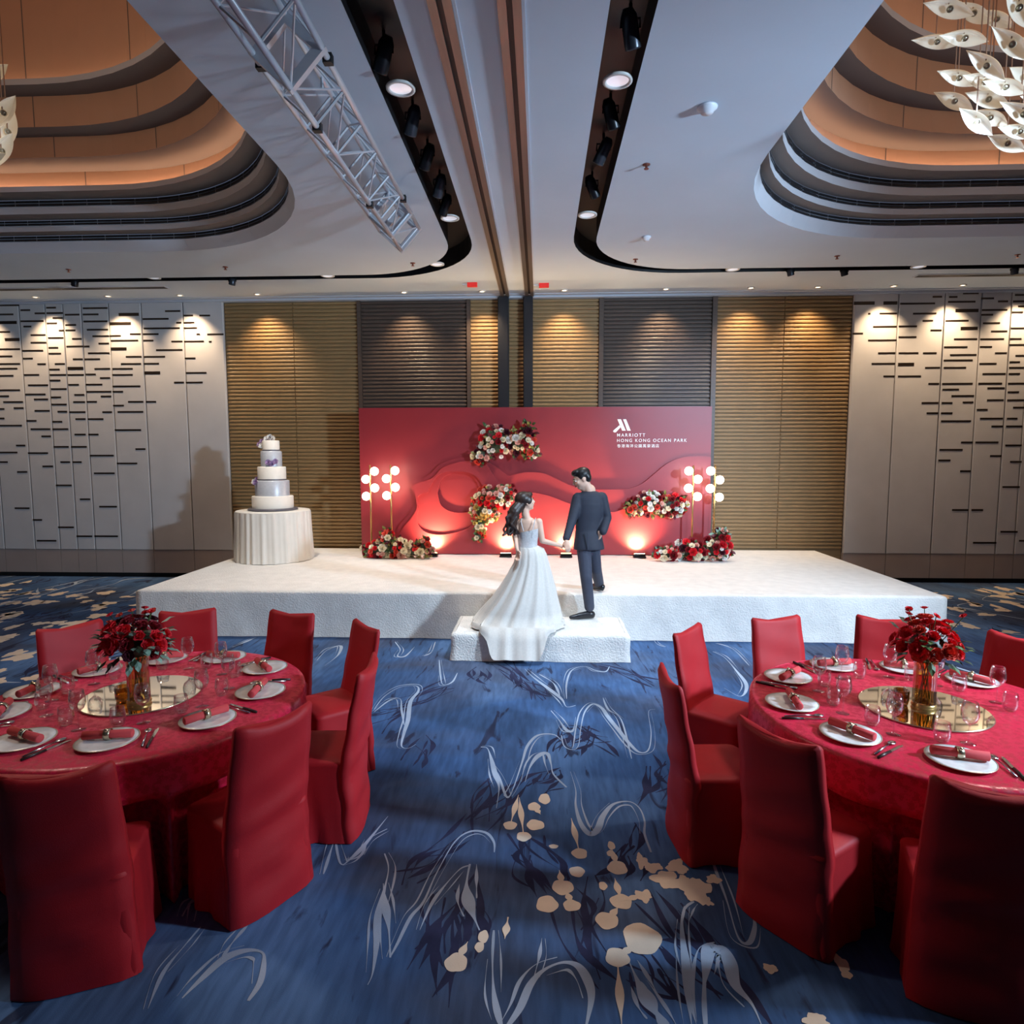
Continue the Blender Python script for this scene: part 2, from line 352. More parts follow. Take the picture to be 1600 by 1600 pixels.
for (so, si), D in zip(SLOTS, DOMES): tess(ce, [si, rrect(**D)], ZC, True)
ceil_o = tag(obj('ceiling', ce, M_ceil), 'pale painted ballroom ceiling with stepped coffers', kind='structure')
for so, si in SLOTS:                       # black slot recess
    s = MB(); D_ = .24
    n = len(so)
    s.loft([[(x,y,ZC) for x,y in so], [(x,y,ZC+D_) for x,y in so]], True, False, False)
    s.loft([[(x,y,ZC+D_) for x,y in so], [(x,y,ZC+D_) for x,y in si]], True, False, False)
    s.loft([[(x,y,ZC+D_) for x,y in si], [(x,y,ZC) for x,y in si]], True, False, False)
    obj('light_slot', s, M_black, ceil_o)
# coffer profile: (inset, z, surface) from the rim upwards
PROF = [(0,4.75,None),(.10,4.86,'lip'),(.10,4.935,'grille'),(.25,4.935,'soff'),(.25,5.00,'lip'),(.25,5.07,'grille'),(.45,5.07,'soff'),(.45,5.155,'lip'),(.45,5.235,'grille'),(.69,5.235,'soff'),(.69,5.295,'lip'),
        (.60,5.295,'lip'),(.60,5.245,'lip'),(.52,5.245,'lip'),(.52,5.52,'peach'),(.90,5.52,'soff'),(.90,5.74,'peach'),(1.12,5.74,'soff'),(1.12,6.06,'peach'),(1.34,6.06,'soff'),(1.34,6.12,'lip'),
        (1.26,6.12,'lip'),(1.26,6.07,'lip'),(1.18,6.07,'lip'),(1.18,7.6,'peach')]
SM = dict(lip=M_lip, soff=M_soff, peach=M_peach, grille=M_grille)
def ring(D, ins, z): return [(x,y,z) for x,y in rrect(D['x0']+ins*.10, D['x1']-ins*.10, D['y0']+ins, D['y1']-ins, D['R']+ins*.35)]
for D in DOMES:
    dm = MB(); names = ['lip','soff','peach']
    gk = 0; root = None
    for k in range(1, len(PROF)):
        (i0, z0, _), (i1, z1, kind) = PROF[k-1], PROF[k]
        if kind == 'grille': continue
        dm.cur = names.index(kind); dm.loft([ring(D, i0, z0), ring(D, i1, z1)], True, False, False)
    dm.cur = 2; rr = ring(D, PROF[-1][0], PROF[-1][1]); tess(dm, [[(x,y) for x,y,_ in rr]], PROF[-1][1], True)
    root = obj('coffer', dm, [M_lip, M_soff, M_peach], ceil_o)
    for k in range(1, len(PROF)):
        (i0, z0, _), (i1, z1, kind) = PROF[k-1], PROF[k]
        if kind != 'grille': continue
        p0 = ring(D, i0, z0)
        # resample the ring into equal air-grille segments, thin gaps between them
        cum = [0]; P = [Vector(p) for p in p0]; P.append(P[0])
        for a, b in zip(P, P[1:]): cum.append(cum[-1]+(b-a).length)
        def atl(s):
            for j in range(len(cum)-1):
                if cum[j+1] >= s: t = (s-cum[j])/max(1e-9, cum[j+1]-cum[j]); return P[j].lerp(P[j+1], t)
            return P[-1].copy()
        back = MB(); back.loft([ring(D, i0-.02, z0), ring(D, i1-.02, z1)], True, False, False)
        back.loft([ring(D, i0-.02, z0), ring(D, i0, z0)], True, False, False)
        obj('grille_backing', back, M_lip, root)
        seg = .30; s0 = 0
        while s0 < cum[-1]-.05:
            s1 = min(s0+seg, cum[-1]); m_ = atl((s0+s1)/2)
            if m_.y > 3.6 and (-9.8 < m_.x < 9.4):
                g = MB(); st = [atl(s0+.004+(s1-s0-.008)*q/3) for q in range(4)]
                for h0, h1 in ((.008, (z1-z0)*.44), ((z1-z0)*.56, z1-z0-.008)):
                    g.loft([[(p.x, p.y, z0+h0) for p in st], [(p.x, p.y, z0+h1) for p in st]], False, False, False)
                obj('air_grille', g, M_grille, root)
            s0 = s1
    for (i0, z0, _), (i1, z1, kind) in zip(PROF, PROF[1:]):     # joints between the peach panels of the coffer
        if kind != 'peach': continue
        P = [Vector(p) for p in ring(D, i0+.002, z0)]; acc = 0; nxt = .4+.3*i0
        for a, b in zip(P, P[1:]+P[:1]):
            L = (b-a).length
            while acc+L > nxt:
                p = a.lerp(b, (nxt-acc)/L); d = (b-a).normalized()*.006
                if p.y > 5.2:
                    s = MB(); s.add([p-d, p+d, p+d+Vector((0,0,z1-z0)), p-d+Vector((0,0,z1-z0))], [(0,1,2,3)]); obj('panel_joint', s, M_soff, root)
                nxt += 1.3
            acc += L
    for ins, z in ((.56, 5.25), (1.22, 6.075)):
        led = MB(); led.loft([ring(D, ins-.025, z), ring(D, ins+.025, z)], True, False, False)
        obj('cove_light', led, M_led if z < 6 else M_led2, root)
# partition rails
M_rail = mat('bronze_rail', (132, 120, 110), .4, metal=.55, var=.15, scale=3, stretch=(8, .3, 1))
M_railg = mat('rail_groove', (38, 28, 24), .6)
for k, (xa, xb) in enumerate(((-.655, -.515), (-.255, -.115))):
    t = thing('partition_rail', ['bronze ceiling rail running to the left of the two dark posts', 'bronze ceiling rail running to the right of the two dark posts'][k], 'rail', (0, 0, 0), 0, 'partition rails in the ceiling')
    xm = (xa+xb)/2
    for a, b_ in ((xa, xm-.018), (xm+.018, xb)):
        s = MB(); s.box((a, -4.6, ZC-.03), (b_, WALL-.03, ZC)); obj('rail_flange', s, M_rail, t)
    s = MB(); s.box((xm-.018, -4.6, ZC-.006), (xm+.018, WALL-.03, ZC)); obj('rail_groove', s, M_railg, t)
    s = MB(); s.box((xa-.02, -4.6, ZC-.008), (xa, WALL-.03, ZC)); s.box((xb, -4.6, ZC-.008), (xb+.02, WALL-.03, ZC)); obj('rail_edge', s, M_lip, t)

# ------------------------------------------------------------------ back wall
M_core = mat('wall_core', (60, 55, 52), .8)
M_white = mat('panel_fabric', (206, 203, 203), .8, var=.04, scale=2.5, bump=.1, bscale=220)
M_bar = mat('inlay_bronze', (74, 62, 54), .28, metal=.75)
M_base = mat('baseboard_taupe', (172, 156, 148), .42, metal=.05, var=.06, scale=2)
M_wood = mat('slat_oak', (156, 126, 86), .5, var=.16, scale=5, stretch=(.5, 6, 14))
M_woodd = mat('slat_dark', (84, 70, 62), .42, var=.18, scale=5, stretch=(.5, 6, 14))
M_shadow = mat('gap_dark', (20, 18, 17), .8)
s = MB(); s.box((-14, WALL+.10, 0), (14, WALL+.30, ZC+.02)); wall = tag(obj('wall_back', s, M_core), 'long back wall with slatted wood panels and white inlaid panels', kind='structure')
s = MB(); s.box((-14, -5.2, 0), (14, -5, ZC+.02)); tag(obj('wall_front', s, M_core), kind='structure')
for nm, x0 in (('wall_left', -14.2), ('wall_right', 14.0)):
    s = MB(); s.box((x0, -5, 0), (x0+.2, WALL+.3, ZC+.02)); tag(obj(nm, s, M_white), kind='structure')
# survey of seams: photo x at mid height -> X on the wall
def wx(px, py): return ony(px, py, WALL).x
def wz(px, py): return ony(px, py, WALL).z
l5 = lambda x, y: (x/2.857, 400+y/2.857)
r6 = lambda x, y: (1100+x/3.2, 420+y/3.2)
seamL = [wx(*l5((a+b)/2, 747)) for a, b in ((-48, 8),(92,145),(207,258),(285,338),(367,417),(487,537),(632,680),(818,860),(998,1032))]
seamR = [wx(*r6((a+b)/2, 756)) for a, b in ((748,703),(968,920),(1197,1147),(1380,1325),(1530,1470),(1625,1568))]
seamL = [-13.9, -12.6, -11.6, -10.6] + seamL; seamR = seamR + [seamR[-1]+1.0, seamR[-1]+2.1, seamR[-1]+3.3, 13.9]
ZB = .49
def panels(seams):
    out = []
    for a, b in zip(seams, seams[1:]):
        s = MB(); g = .010; c = .006
        s.loft([[(a+g,WALL+.1,ZB),(b-g,WALL+.1,ZB),(b-g,WALL+.1,ZC-.03),(a+g,WALL+.1,ZC-.03)], [(a+g,WALL+c,ZB),(b-g,WALL+c,ZB),(b-g,WALL+c,ZC-.03),(a+g,WALL+c,ZC-.03)], [(a+g+c,WALL,ZB+c),(b-g-c,WALL,ZB+c),(b-g-c,WALL,ZC-.03-c),(a+g+c,WALL,ZC-.03-c)]])
        out.append((a, b, obj('wall_panel', s, M_white, wall)))
    return out
PL, PR = panels(seamL), panels(seamR)
s = MB(); s.box((-14, WALL+.06, ZB), (seamL[-1]-.005, WALL+.101, ZC)); s.box((seamR[0]+.005, WALL+.06, ZB), (14, WALL+.101, ZC)); obj('panel_backing', s, mat('seam_taupe', (150, 130, 110), .6), wall)
BARS_L = """0 85 220;0 60 261;0 75 297 t;0 45 339;22 88 373 t;0 90 416;0 55 448;0 90 482;0 78 503;0 60 535;0 90 599;0 40 626;15 103 652;62 105 679;0 20 683;0 20 725;0 98 757;72 113 846;0 78 877;0 35 920;77 122 964;66 132 1126;
92 135 242;155 200 256;92 195 291;105 140 315;137 203 353;137 207 387;100 193 423;103 147 458;167 205 483;107 175 531;125 215 577;113 203 618;152 215 640;155 222 691;118 163 736;137 225 773;185 228 805;125 215 880;190 237 939;147 188 1178;165 252 1271;
207 250 231;208 280 255;235 280 277;209 255 301;262 285 333;215 283 366;217 260 410;217 273 436;245 290 482;220 267 507;222 295 531;222 270 556;228 298 594;228 273 631;230 298 663;257 300 695;235 278 740;235 305 773;240 307 852;270 313 920;250 320 1024;260 330 1211;
290 355 262;292 340 308;292 337 332;322 365 370;297 372 404;325 370 461;302 372 502 t;302 375 531;305 352 575;332 377 620;327 380 652;310 382 697;337 382 728;333 383 797;318 388 852;325 365 920;357 403 1086;342 412 1251;
370 480 233;370 440 261;373 480 292;388 483 329;413 487 358;440 487 391;375 400 404;393 490 434;378 447 461;422 492 504;383 428 529;447 492 545;383 457 574;387 497 606;450 497 627;388 433 651;457 500 697;393 462 728;395 440 797;402 508 891;420 512 970;443 522 1119;422 527 1251;
530 620 261 t;490 585 302 t;490 540 357;580 628 349;495 617 378;495 565 415 t;562 632 450;540 630 482;502 593 504;502 593 531;503 627 582;503 550 606;572 640 651;505 553 668;525 640 696;513 630 777;605 650 862;522 613 926;
628 678 204;737 805 246;637 753 281;787 810 298;642 803 323;638 708 349;640 685 378;765 815 382;697 815 420;642 737 450;642 710 481;645 715 522 t;777 822 565;652 697 651;
820 862 266;890 938 266;820 868 298;820 880 322;878 893 350;925 998 350;822 910 382;933 945 383;825 873 457;830 922 522;830 905 565"""
BARS_R = """750 853 172 t;897 966 171 t;820 832 225;877 964 224;845 963 290;743 795 324;820 963 358;870 956 422;838 956 475;897 953 538;
980 1155 174;1143 1190 140;1045 1162 224;1093 1145 260;973 1065 288;1132 1188 308;973 1062 342;973 1072 422;1095 1163 422;970 1050 478 t;1105 1180 495;970 1085 538;1122 1176 575;1088 1172 671;1113 1170 722;
1225 1267 141;1295 1374 119 t;1220 1357 165;1257 1372 209 t;1207 1323 260;1283 1368 298 t;1250 1366 352;1200 1317 392;1230 1362 431;1198 1343 458;1198 1310 495;1190 1343 575;1192 1275 604;1237 1350 636;1188 1242 671;1293 1347 668;1185 1242 722;1185 1335 762;1285 1343 868;1177 1293 905;1172 1232 958;1280 1333 1012;1240 1322 1206;
1387 1450 148;1470 1520 163;1390 1517 206;1387 1445 230;1395 1480 272;1435 1516 313;1381 1500 352;1379 1440 391;1455 1514 422;1377 1463 475;1393 1508 526;1372 1490 574;1417 1503 597;1415 1498 657;1364 1418 705;1380 1494 749;1437 1494 788;1357 1472 868;1430 1487 936;1337 1395 1206;1345 1462 1370;
1555 1600 131;1545 1600 163;1570 1600 188;1540 1595 218;1535 1600 298;1530 1587 351;1527 1600 381;1557 1600 435;1527 1580 467;1525 1600 495;1523 1580 526;1520 1600 574;1518 1575 617;1516 1600 657;1545 1600 694;1514 1567 749;1510 1592 788;1506 1588 883;1530 1588 965;1492 1578 1091;1482 1568 1315;1575 1610 1360"""
for txt, cf, PS in ((BARS_L, l5, PL), (BARS_R, r6, PR)):
    for tk in txt.replace('\n', '').split(';'):
        q = tk.split(); x0, x1, y = (float(v) for v in q[:3]); h = .052 if len(q) > 3 else .030
        X0, X1, Z = wx(*cf(x0, y)), wx(*cf(x1, y)), wz(*cf((x0+x1)/2, y))
        if cf is l5 and x0 == 0: X0 -= .25*hsh(y)
        pn = min(PS, key=lambda p: abs((p[0]+p[1])/2-(X0+X1)/2))
        s = MB(); s.box((X0, WALL-.003, Z-h/2), (X1, WALL+.004, Z+h/2)); obj('inlay_bar', s, M_bar, pn[2])
for PS, sd in ((PL[:4], 1), (PR[-4:], 2)):     # the same inlay carried on beyond the frame
    for a, b, o in PS:
        for i in range(9):
            z = 1.2+3.3*hsh(i, a, sd); x0 = a+.05+(b-a-.5)*hsh(a, i, 5); s = MB(); s.box((x0, WALL-.012, z-.015), (min(b-.02, x0+.2+.3*hsh(i, 3)), WALL+.004, z+.015)); obj('inlay_bar', s, M_bar, o)
for nm, x0, x1, PS in (('baseboard_left', -14, seamL[-1], PL), ('baseboard_right', seamR[0], 14, PR)):
    t = MB(); t.box((x0, WALL+.03, .075), (x1, WALL+.1, ZB)); b_ = tag(obj(nm, t, M_base), kind='structure')
    for a, b2, _ in PS:
        s = MB(); s.box((a+.004, WALL+.004, .08), (b2-.004, WALL+.03, ZB-.006)); obj('base_panel', s, M_base, b_)
    s = MB(); s.box((x0, WALL+.05, 0), (x1, WALL+.1, .08)); obj('base_recess', s, M_shadow, b_)
# slatted wood sections
PITCH_S = .0632
def slats(x0, x1, m_, zlo, frame=False):
    s = MB(); s.box((x0, WALL+.075, .0), (x1, WALL+.101, ZC)); p = obj('slat_panel', s, m_, wall)
    g = .006; me = None
    ph = PITCH_S
    s = MB(); L = x1-x0-2*g
    pr = [(0, 0), (-.026, .007), (-.030, .016), (-.030, .036), (-.026, .043), (0, .050)]
    s.loft([[(0, y, z) for y, z in pr], [(L, y, z) for y, z in pr]], True, True, True)
    me = s.mesh('slat'); me.materials.append(m_)
    z = ZC-.03-ph
    while z > zlo:
        o = obj('slat', me, m_, p, loc=(x0+g, WALL+.075, z)); z -= ph
    return p
wsx = lambda px: wx(px, 650)
XW = dict(a=seamL[-1]+.004, b=wsx(461), c=wsx(560.5), d=wsx(566), e=wsx(730), f=wsx(735.5), g=wsx(779), h=wsx(795), i=wsx(818), j=wsx(832), k=wsx(935), l=wsx(942), m=wsx(1110), n=wsx(1117.5), o=wsx(1222), p=seamR[0]-.004)
slats(XW['a'], XW['b'], M_wood, .5); slats(XW['b'], XW['c'], M_wood, .5); slats(XW['d'], XW['e'], M_woodd, 2.4)
slats(XW['f'], XW['g'], M_wood, 2.4); slats(XW['h'], XW['i'], M_wood, 2.4); slats(XW['j'], XW['k'], M_wood, 2.4)
slats(XW['l'], XW['m'], M_woodd, 2.4); slats(XW['n'], XW['o'], M_wood, .5); slats(XW['o'], XW['p'], M_wood, .5)
for a, b_ in (('c','d'), ('e','f'), ('k','l'), ('m','n')):
    s = MB(); s.box((XW[a], WALL+.02, 0), (XW[b_], WALL+.1, ZC)); obj('panel_frame', s, M_woodd, wall)
M_post = mat('post_grey', (52, 53, 58), .4, metal=.4)
for k, (a, b_) in enumerate((('g','h'), ('i','j'))):
    s = MB(); s.box((XW[a]+.01, WALL-.10, .55), (XW[b_]-.01, WALL+.1, ZC-.03)); s.box((XW[a]-.004, WALL-.06, .55), (XW[a]+.012, WALL+.1, ZC-.03)); s.box((XW[b_]-.012, WALL-.06, .55), (XW[b_]+.004, WALL+.1, ZC-.03))
    tag(obj('partition_post', s, M_post), ['dark grey partition post rising behind the red backdrop, the left one', 'dark grey partition post rising behind the red backdrop, the right one'][k], 'post', 'partition posts at the back wall')
# cornice trim at the wall head
s = MB(); s.box((-14, WALL-.16, ZC-.012), (14, WALL-.10, ZC)); s.box((-14, WALL-.05, ZC-.04), (14, WALL+.1, ZC)); tag(obj('trim_1', s, M_lip), kind='structure')
# wall-washing downlights along the wall head
M_ring = mat('downlight_ring', (215, 212, 206), .4); M_lens = mat('downlight_lens', (255, 240, 220), .3, emit=(255, 226, 190), estr=6)
def downlight(loc, r, label, lens=M_lens, depth=.03, group=None):
    t = thing('downlight', label, 'ceiling light', loc, 0, group)
    a = MB(); a.lathe([(r, 0), (r, -.012), (r*.8, -.016), (r*.74, 0)], 20, cap0=False, cap1=False); obj('trim_ring', a, M_ring, t, True)
    b = MB(); b.lathe([(r*.76, -.004), (r*.3, .0), (.001, .001)], 20, cap0=False); obj('lens', b, lens, t, True)
    return t
def ordn(i): return ['first','second','third','fourth','fifth','sixth','seventh','eighth','ninth','tenth','eleventh','twelfth','thirteenth','fourteenth','fifteenth','sixteenth'][i]
WASH = [-20, 87, 196, 304, 420, 640, 757, 880, 1032, 1159, 1259, 1372, 1475, 1583]
for k, px in enumerate(WASH):
    x = wx(px, 560); y = WALL-.36; loc = (x, y, ZC-.002)
    if 0 < px < 1600: downlight(loc, .055, 'small round wall-washing downlight at the wall head, %s from the left' % ordn(k-1), group='wall-washing downlights')
    light('wall_wash_spot', 'SPOT', (x, y, ZC-.03), 130 if 400 < px < 1300 else 135, WARM, (x, WALL+.02, ZC-1.25), .03, 88, 1)
# ------------------------------------------------------------------ ceiling fixtures
M_fix = mat('fixture_black', (26, 27, 31), .35, metal=.4); M_fixg = mat('fixture_grey', (70, 74, 82), .3, metal=.6)
M_bowl = mat('downlight_bowl', (225, 228, 232), .25, metal=.3, emit=(235, 240, 255), estr=.55)
for k, (px, py, r, lab) in enumerate([(626,137,.105,'large round downlight in the left black slot, the one nearest the camera'), (703,340,.105,'large round downlight in the left black slot, just before its curve'),
     (965,125,.105,'large round downlight in the right black slot, the one nearest the camera'), (918,335,.105,'large round downlight in the right black slot, just before its curve'),
     (683,412,.10,'large round downlight set in the curve of the left black slot'), (512,430,.10,'large round downlight in the left black slot, along the back wall right of centre'),
     (240,433,.10,'large round downlight in the left black slot, along the back wall further left'), (1145,420,.10,'large round downlight in the right black slot, just past its curve'), (1435,416,.10,'large round downlight in the right black slot, far right along the back wall')]):
    p = onz(px, py, ZC+.02); downlight(p, r, lab, M_bowl, group='slot downlights')
for k, (px, py, tilt, lab) in enumerate([(600,85,.5,'black track spotlight in the left slot, nearest the camera'), (645,188,.4,'black track spotlight in the left slot, second from the camera'), (668,245,.5,'black track spotlight in the left slot, third from the camera'), (687,290,.4,'black track spotlight in the left slot, fourth from the camera'), (696,320,.5,'black track spotlight in the left slot, furthest from the camera'),
     (985,45,-.3,'black track spotlight in the right slot, nearest the camera'), (954,178,-.4,'black track spotlight in the right slot, second from the camera'), (943,236,.5,'black track spotlight in the right slot, third from the camera'), (925,292,-.5,'black track spotlight in the right slot, furthest from the camera'),
     (363,440,.3,'black track spotlight hanging at the back slot, upper left of the cake'), (117,442,.3,'black track spotlight hanging at the back slot, far left'), (1235,425,-.3,'black track spotlight hanging at the back slot, left of the right-hand pair'), (1319,425,-.3,'black track spotlight hanging at the back slot, right of the right-hand pair'), (1585,423,-.2,'black track spotlight hanging at the back slot, at the far right edge')]):
    back = py > 400
    p = onz(px, py, ZC+.085 if not back else ZC-.03); t = thing('track_spotlight', lab, 'spotlight', p, 0, 'track spotlights in the black slots')
    R = Matrix.Rotation(tilt, 3, 'Y')@Matrix.Rotation(.55 if not back else .2, 3, 'X')
    a = MB(); ax = R@Vector((0,0,1)); L = .11 if not back else .05
    rr = .052 if not back else .048
    a.tube([-ax*L, -ax*L*.9, ax*L*.6, ax*L], [rr*.98, rr, rr, rr*.55], 14); obj('lamp_body', a, M_fixg if k % 2 else M_fix, t, True)
    a = MB(); a.tube([-ax*(L+.002), -ax*(L-.03)], [rr*.82, rr*.3], 14, False); obj('lamp_lens', a, M_fix, t, True)
    a = MB(); top = Vector((0, 0, ZC+.235-p.z)); a.tube([top, Vector((0,0,.06))], .012, 6)
    a.tube([Vector((-rr*1.15,0,0)), Vector((-rr*1.15,0,.06)), Vector((rr*1.15,0,.06)), Vector((rr*1.15,0,0))], .008, 5); obj('yoke', a, M_fix, t)
# linear diffusers
for nm, a, b_, lab in (('l', (0,452), (262,449), 'long black linear air slot in the ceiling at far left'), ('r', (1432,430), (1600,430), 'long black linear air slot in the ceiling at far right')):
    A, B = onz(*a, ZC), onz(*b_, ZC); y = (A.y+B.y)/2
    x0, x1 = (A.x-2.5, B.x) if nm == 'l' else (A.x, B.x+2.5)
    t = thing('linear_diffuser', lab, 'air vent', (0,0,0)); s = MB(); s.box((x0, y-.09, ZC-.008), (x1, y+.07, ZC)); obj('frame', s, M_lip, t)
    s = MB(); s.box((x0+.02, y-.06, ZC-.012), (x1-.02, y-.015, ZC-.006)); s.box((x0+.02, y+.0, ZC-.012), (x1-.02, y+.045, ZC-.006)); obj('slot_blade', s, M_black, t)
# smoke detectors, sprinklers, red beacons
M_plast = mat('white_plastic', (218, 220, 226), .4); M_redp = mat('red_plastic', (205, 40, 40), .4, emit=(220, 40, 36), estr=.4); M_brass = mat('sprinkler_brass', (150, 96, 84), .35, metal=.7)
for px, py, r, lab in ((1105,167,.075,'round white smoke detector on the ceiling left of the right coffer'), (1010,370,.055,'small pale ceiling detector near the curve of the right slot')):
    t = thing('smoke_detector', lab, 'detector', onz(px, py, ZC)); a = MB(); a.lathe([(r, 0), (r, -.012), (r*.75, -.022), (r*.6, -.045), (.002, -.05)], 20); obj('housing', a, M_plast, t, True)
    a = MB(); a.ball((r*.55, 0, -.028), .007, 6, 4); obj('indicator', a, M_redp, t)
for px, py, lab in ((1010,257,'small copper sprinkler head on the ceiling right of the right black slot'), (107,421,'small sprinkler head on the ceiling at far left'), (352,417,'small sprinkler head on the ceiling above the cake'), (645,411,'small sprinkler head by the curve of the left slot'), (993,405,'small sprinkler head by the curve of the right slot'), (1308,400,'small sprinkler head on the ceiling near the right coffer rim'), (1590,398,'small sprinkler head on the ceiling at the right edge')):
    t = thing('sprinkler', lab, 'sprinkler', onz(px, py, ZC), 0, 'ceiling sprinklers'); a = MB(); a.lathe([(.035, 0), (.035, -.005), (.012, -.008), (.010, -.035)], 12); obj('rosette', a, M_brass, t, True)
    a = MB(); a.lathe([(.022, -.036), (.022, -.040)], 10); obj('deflector', a, M_brass, t)
for px, py, lab in ((738,445,'small red alarm box under the ceiling left of the posts'), (850,446,'small red alarm box under the ceiling right of the posts')):
    p = onz(px, py, ZC-.03); t = thing('alarm_box', lab, 'alarm', p, 0, 'red alarm boxes')
    a = MB(); a.box((-.075,-.03,-.03), (.075,.03,.03)); obj('housing', a, M_redp, t); a = MB(); a.box((-.012,-.012,.03), (.012,.012,ZC-p.z)); obj('stem', a, M_lip, t); a = MB(); a.box((-.15,-.015,-.005),(-.075,.015,.012)); obj('arm', a, M_lip, t)

# ------------------------------------------------------------------ aluminium box truss
M_alu = mat('truss_aluminium', (208, 210, 216), .35, metal=.45, var=.08, scale=4)
M_clip = mat('clamp_black', (24, 24, 26), .5)
ctr = onz(625, 360, 4.50); Y1 = ctr.y; Y0 = 2.2; hd = .205; TH = math.radians(3)
t = thing('lighting_truss', 'silver aluminium box truss hung diagonally under the ceiling at left', 'truss', (ctr.x, 0, 4.50))
cor = [Vector((hd*math.cos(TH+PI/2*k-PI/4*0), 0, hd*math.sin(TH+PI/2*k))) for k in range(4)]
for c_ in cor:
    a = MB(); a.tube([c_+Vector((0,Y0,0)), c_+Vector((0,Y1,0))], .020, 10); obj('chord', a, M_alu, t, True)
bay = .42; nb = int((Y1-Y0)/bay)
for k in range(4):
    A, B = cor[k], cor[(k+1) % 4]; y = Y1-.06
    for i in range(nb):
        a = MB(); a.tube([A+Vector((0,y,0)), B+Vector((0,y,0))], .010, 6); obj('rung', a, M_alu, t)
        a = MB(); (P, Q) = (A, B) if i % 2 else (B, A)
        if k in (0, 1, 3): a.tube([P+Vector((0,y,0)), Q+Vector((0,y-bay,0))], .007, 6); obj('diagonal_brace', a, M_alu, t)
        y -= bay
def plate(y):
    a = MB(); s_ = 1.13
    for k in range(4):
        A, B = cor[k]*s_, cor[(k+1) % 4]*s_; C_, D_ = cor[k]*.72, cor[(k+1) % 4]*.72
        for yy, fl_ in ((y-.02, 0), (y+.02, 1)):
            q = [A, B, D_, C_] if fl_ else [A, C_, D_, B]
            a.add([v+Vector((0,yy,0)) for v in q], [(0,1,2,3)])
        a.add([A+Vector((0,y-.02,0)), B+Vector((0,y-.02,0)), B+Vector((0,y+.02,0)), A+Vector((0,y+.02,0))], [(0,1,2,3)])
        a.add([C_+Vector((0,y-.02,0)), C_+Vector((0,y+.02,0)), D_+Vector((0,y+.02,0)), D_+Vector((0,y-.02,0))], [(0,1,2,3)])
    return a
for y in (Y1, Y1-.45, Y1-3.0): obj('end_plate', plate(y), M_alu, t)
for y, k in ((Y1-.8, 0), (Y1-1.25, 3), (Y1-2.55, 3), (Y1-2.9, 0), (Y1-2.9, 2)):
    a = MB(); a.box(cor[k]+Vector((-.028, y-.022, -.028)), cor[k]+Vector((.028, y+.022, .028))); obj('clamp', a, M_clip, t)
for y in (Y1-.5, Y1-2.4, Y1-4.0):
    a = MB(); a.tube([Vector((0,y,.12)), Vector((0,y,ZC-4.50))], .012, 6); obj('hanger', a, M_alu, t)

# ------------------------------------------------------------------ leaf chandeliers
M_leaf = mat('leaf_glass', (244, 234, 214), .35, emit=(255, 226, 182), estr=.10, var=.05, scale=12, trans=.25)
M_hub = mat('leaf_hub', (196, 184, 160), .4, metal=.6); M_wire = mat('wire_brown', (150, 112, 88), .5)
def leafmesh():
    a = MB(); n = 14; L = .165; W = .050; rows = []
    for i in range(n+1):
        s = -1+2*i/n; w_ = W*max(0.02, (1-s*s))**1.15*(1+.25*s); row = []
        for j in range(7):
            u = -1+j/3; row.append((s*L, u*w_, .045*(1-s*s)-.035*u*u*(1-s*s)*.9+.02*s))
        rows.append(row)
    a.loft(rows, False, False, False)
    bot = [[(x, y, z-.010*(1-(x/L)**2)-.002) for x, y, z in reversed(r_)] for r_ in rows]; a.loft(bot, False, False, False)
    return a.mesh('glass_leaf', True)
LEAF = leafmesh(); LEAF.materials.append(M_leaf)
hubm = MB(); hubm.lathe([(.019,-.010),(.022,-.004),(.019,.003),(.010,.0),(.009,-.006)], 14, cap0=False); HUB = hubm.mesh('light_hub', True); HUB.materials.append(M_hub)
def chandelier(lab, pts, Y0_, cap):
    t = thing('chandelier', lab, 'chandelier', cap)
    a = MB(); a.box((-1.2,-.9,-.06), (1.2,.9,0)); obj('ceiling_plate', a, M_lip, t)
    for k, (px, py, dY, ang) in enumerate(pts):
        p = ony(px, py, Y0_+dY)-Vector(cap)
        o = obj('glass_leaf', LEAF, M_leaf, t, loc=p); o.rotation_euler = (math.radians(-50+30*hsh(k, 1)), math.radians(ang), math.radians(-14+28*hsh(k, 2)))
        h = obj('light_hub', HUB, M_hub, o, loc=(.01, 0, .012))
        w_ = MB(); w_.tube([p+Vector((0,0,.03)), Vector((p.x, p.y, -.05))], .004, 4); obj('hanging_wire', w_, M_wire, t)
    return t
chandelier('cluster chandelier of cream glass leaves on thin wires in the right coffer', [(1482,14,-.1,25),(1462,66,.35,18),(1506,60,.0,14),(1580,68,-.3,45),(1592,10,-.4,50),(1540,102,-.1,40),(1497,122,.3,22),(1538,128,.1,20),(1570,136,.0,18),(1490,158,.35,26),(1543,155,.15,20),(1525,190,.1,32),(1546,184,.3,18),(1598,178,-.2,36),(1592,206,.1,14),(1573,224,.3,22),(1604,120,.2,20),(1520,20,.4,30),(1556,30,.5,20),(1620,80,.1,40),(1630,160,.0,20),(1640,215,.1,15)], 4.7, (4.6, 4.9, 7.58))
chandelier('cluster chandelier of cream glass leaves just entering the frame in the left coffer', [(4,178,.0,-40),(12,208,.1,-60),(2,238,.05,-50),(-30,150,.2,-20),(-40,205,-.1,-20),(-25,250,.0,-10),(-70,180,.3,20),(-80,240,.1,10),(-15,120,.3,-30)], 4.7, (-4.9, 4.9, 7.58))
light('chandelier_glow', 'POINT', (4.6, 4.6, 5.6), 45, (1, .80, .64), size=.4)
light('chandelier_down', 'SPOT', (4.2, 4.3, 4.8), 330, (1, .86, .76), (2.9, 3.8, 0), .3, 120, .9)
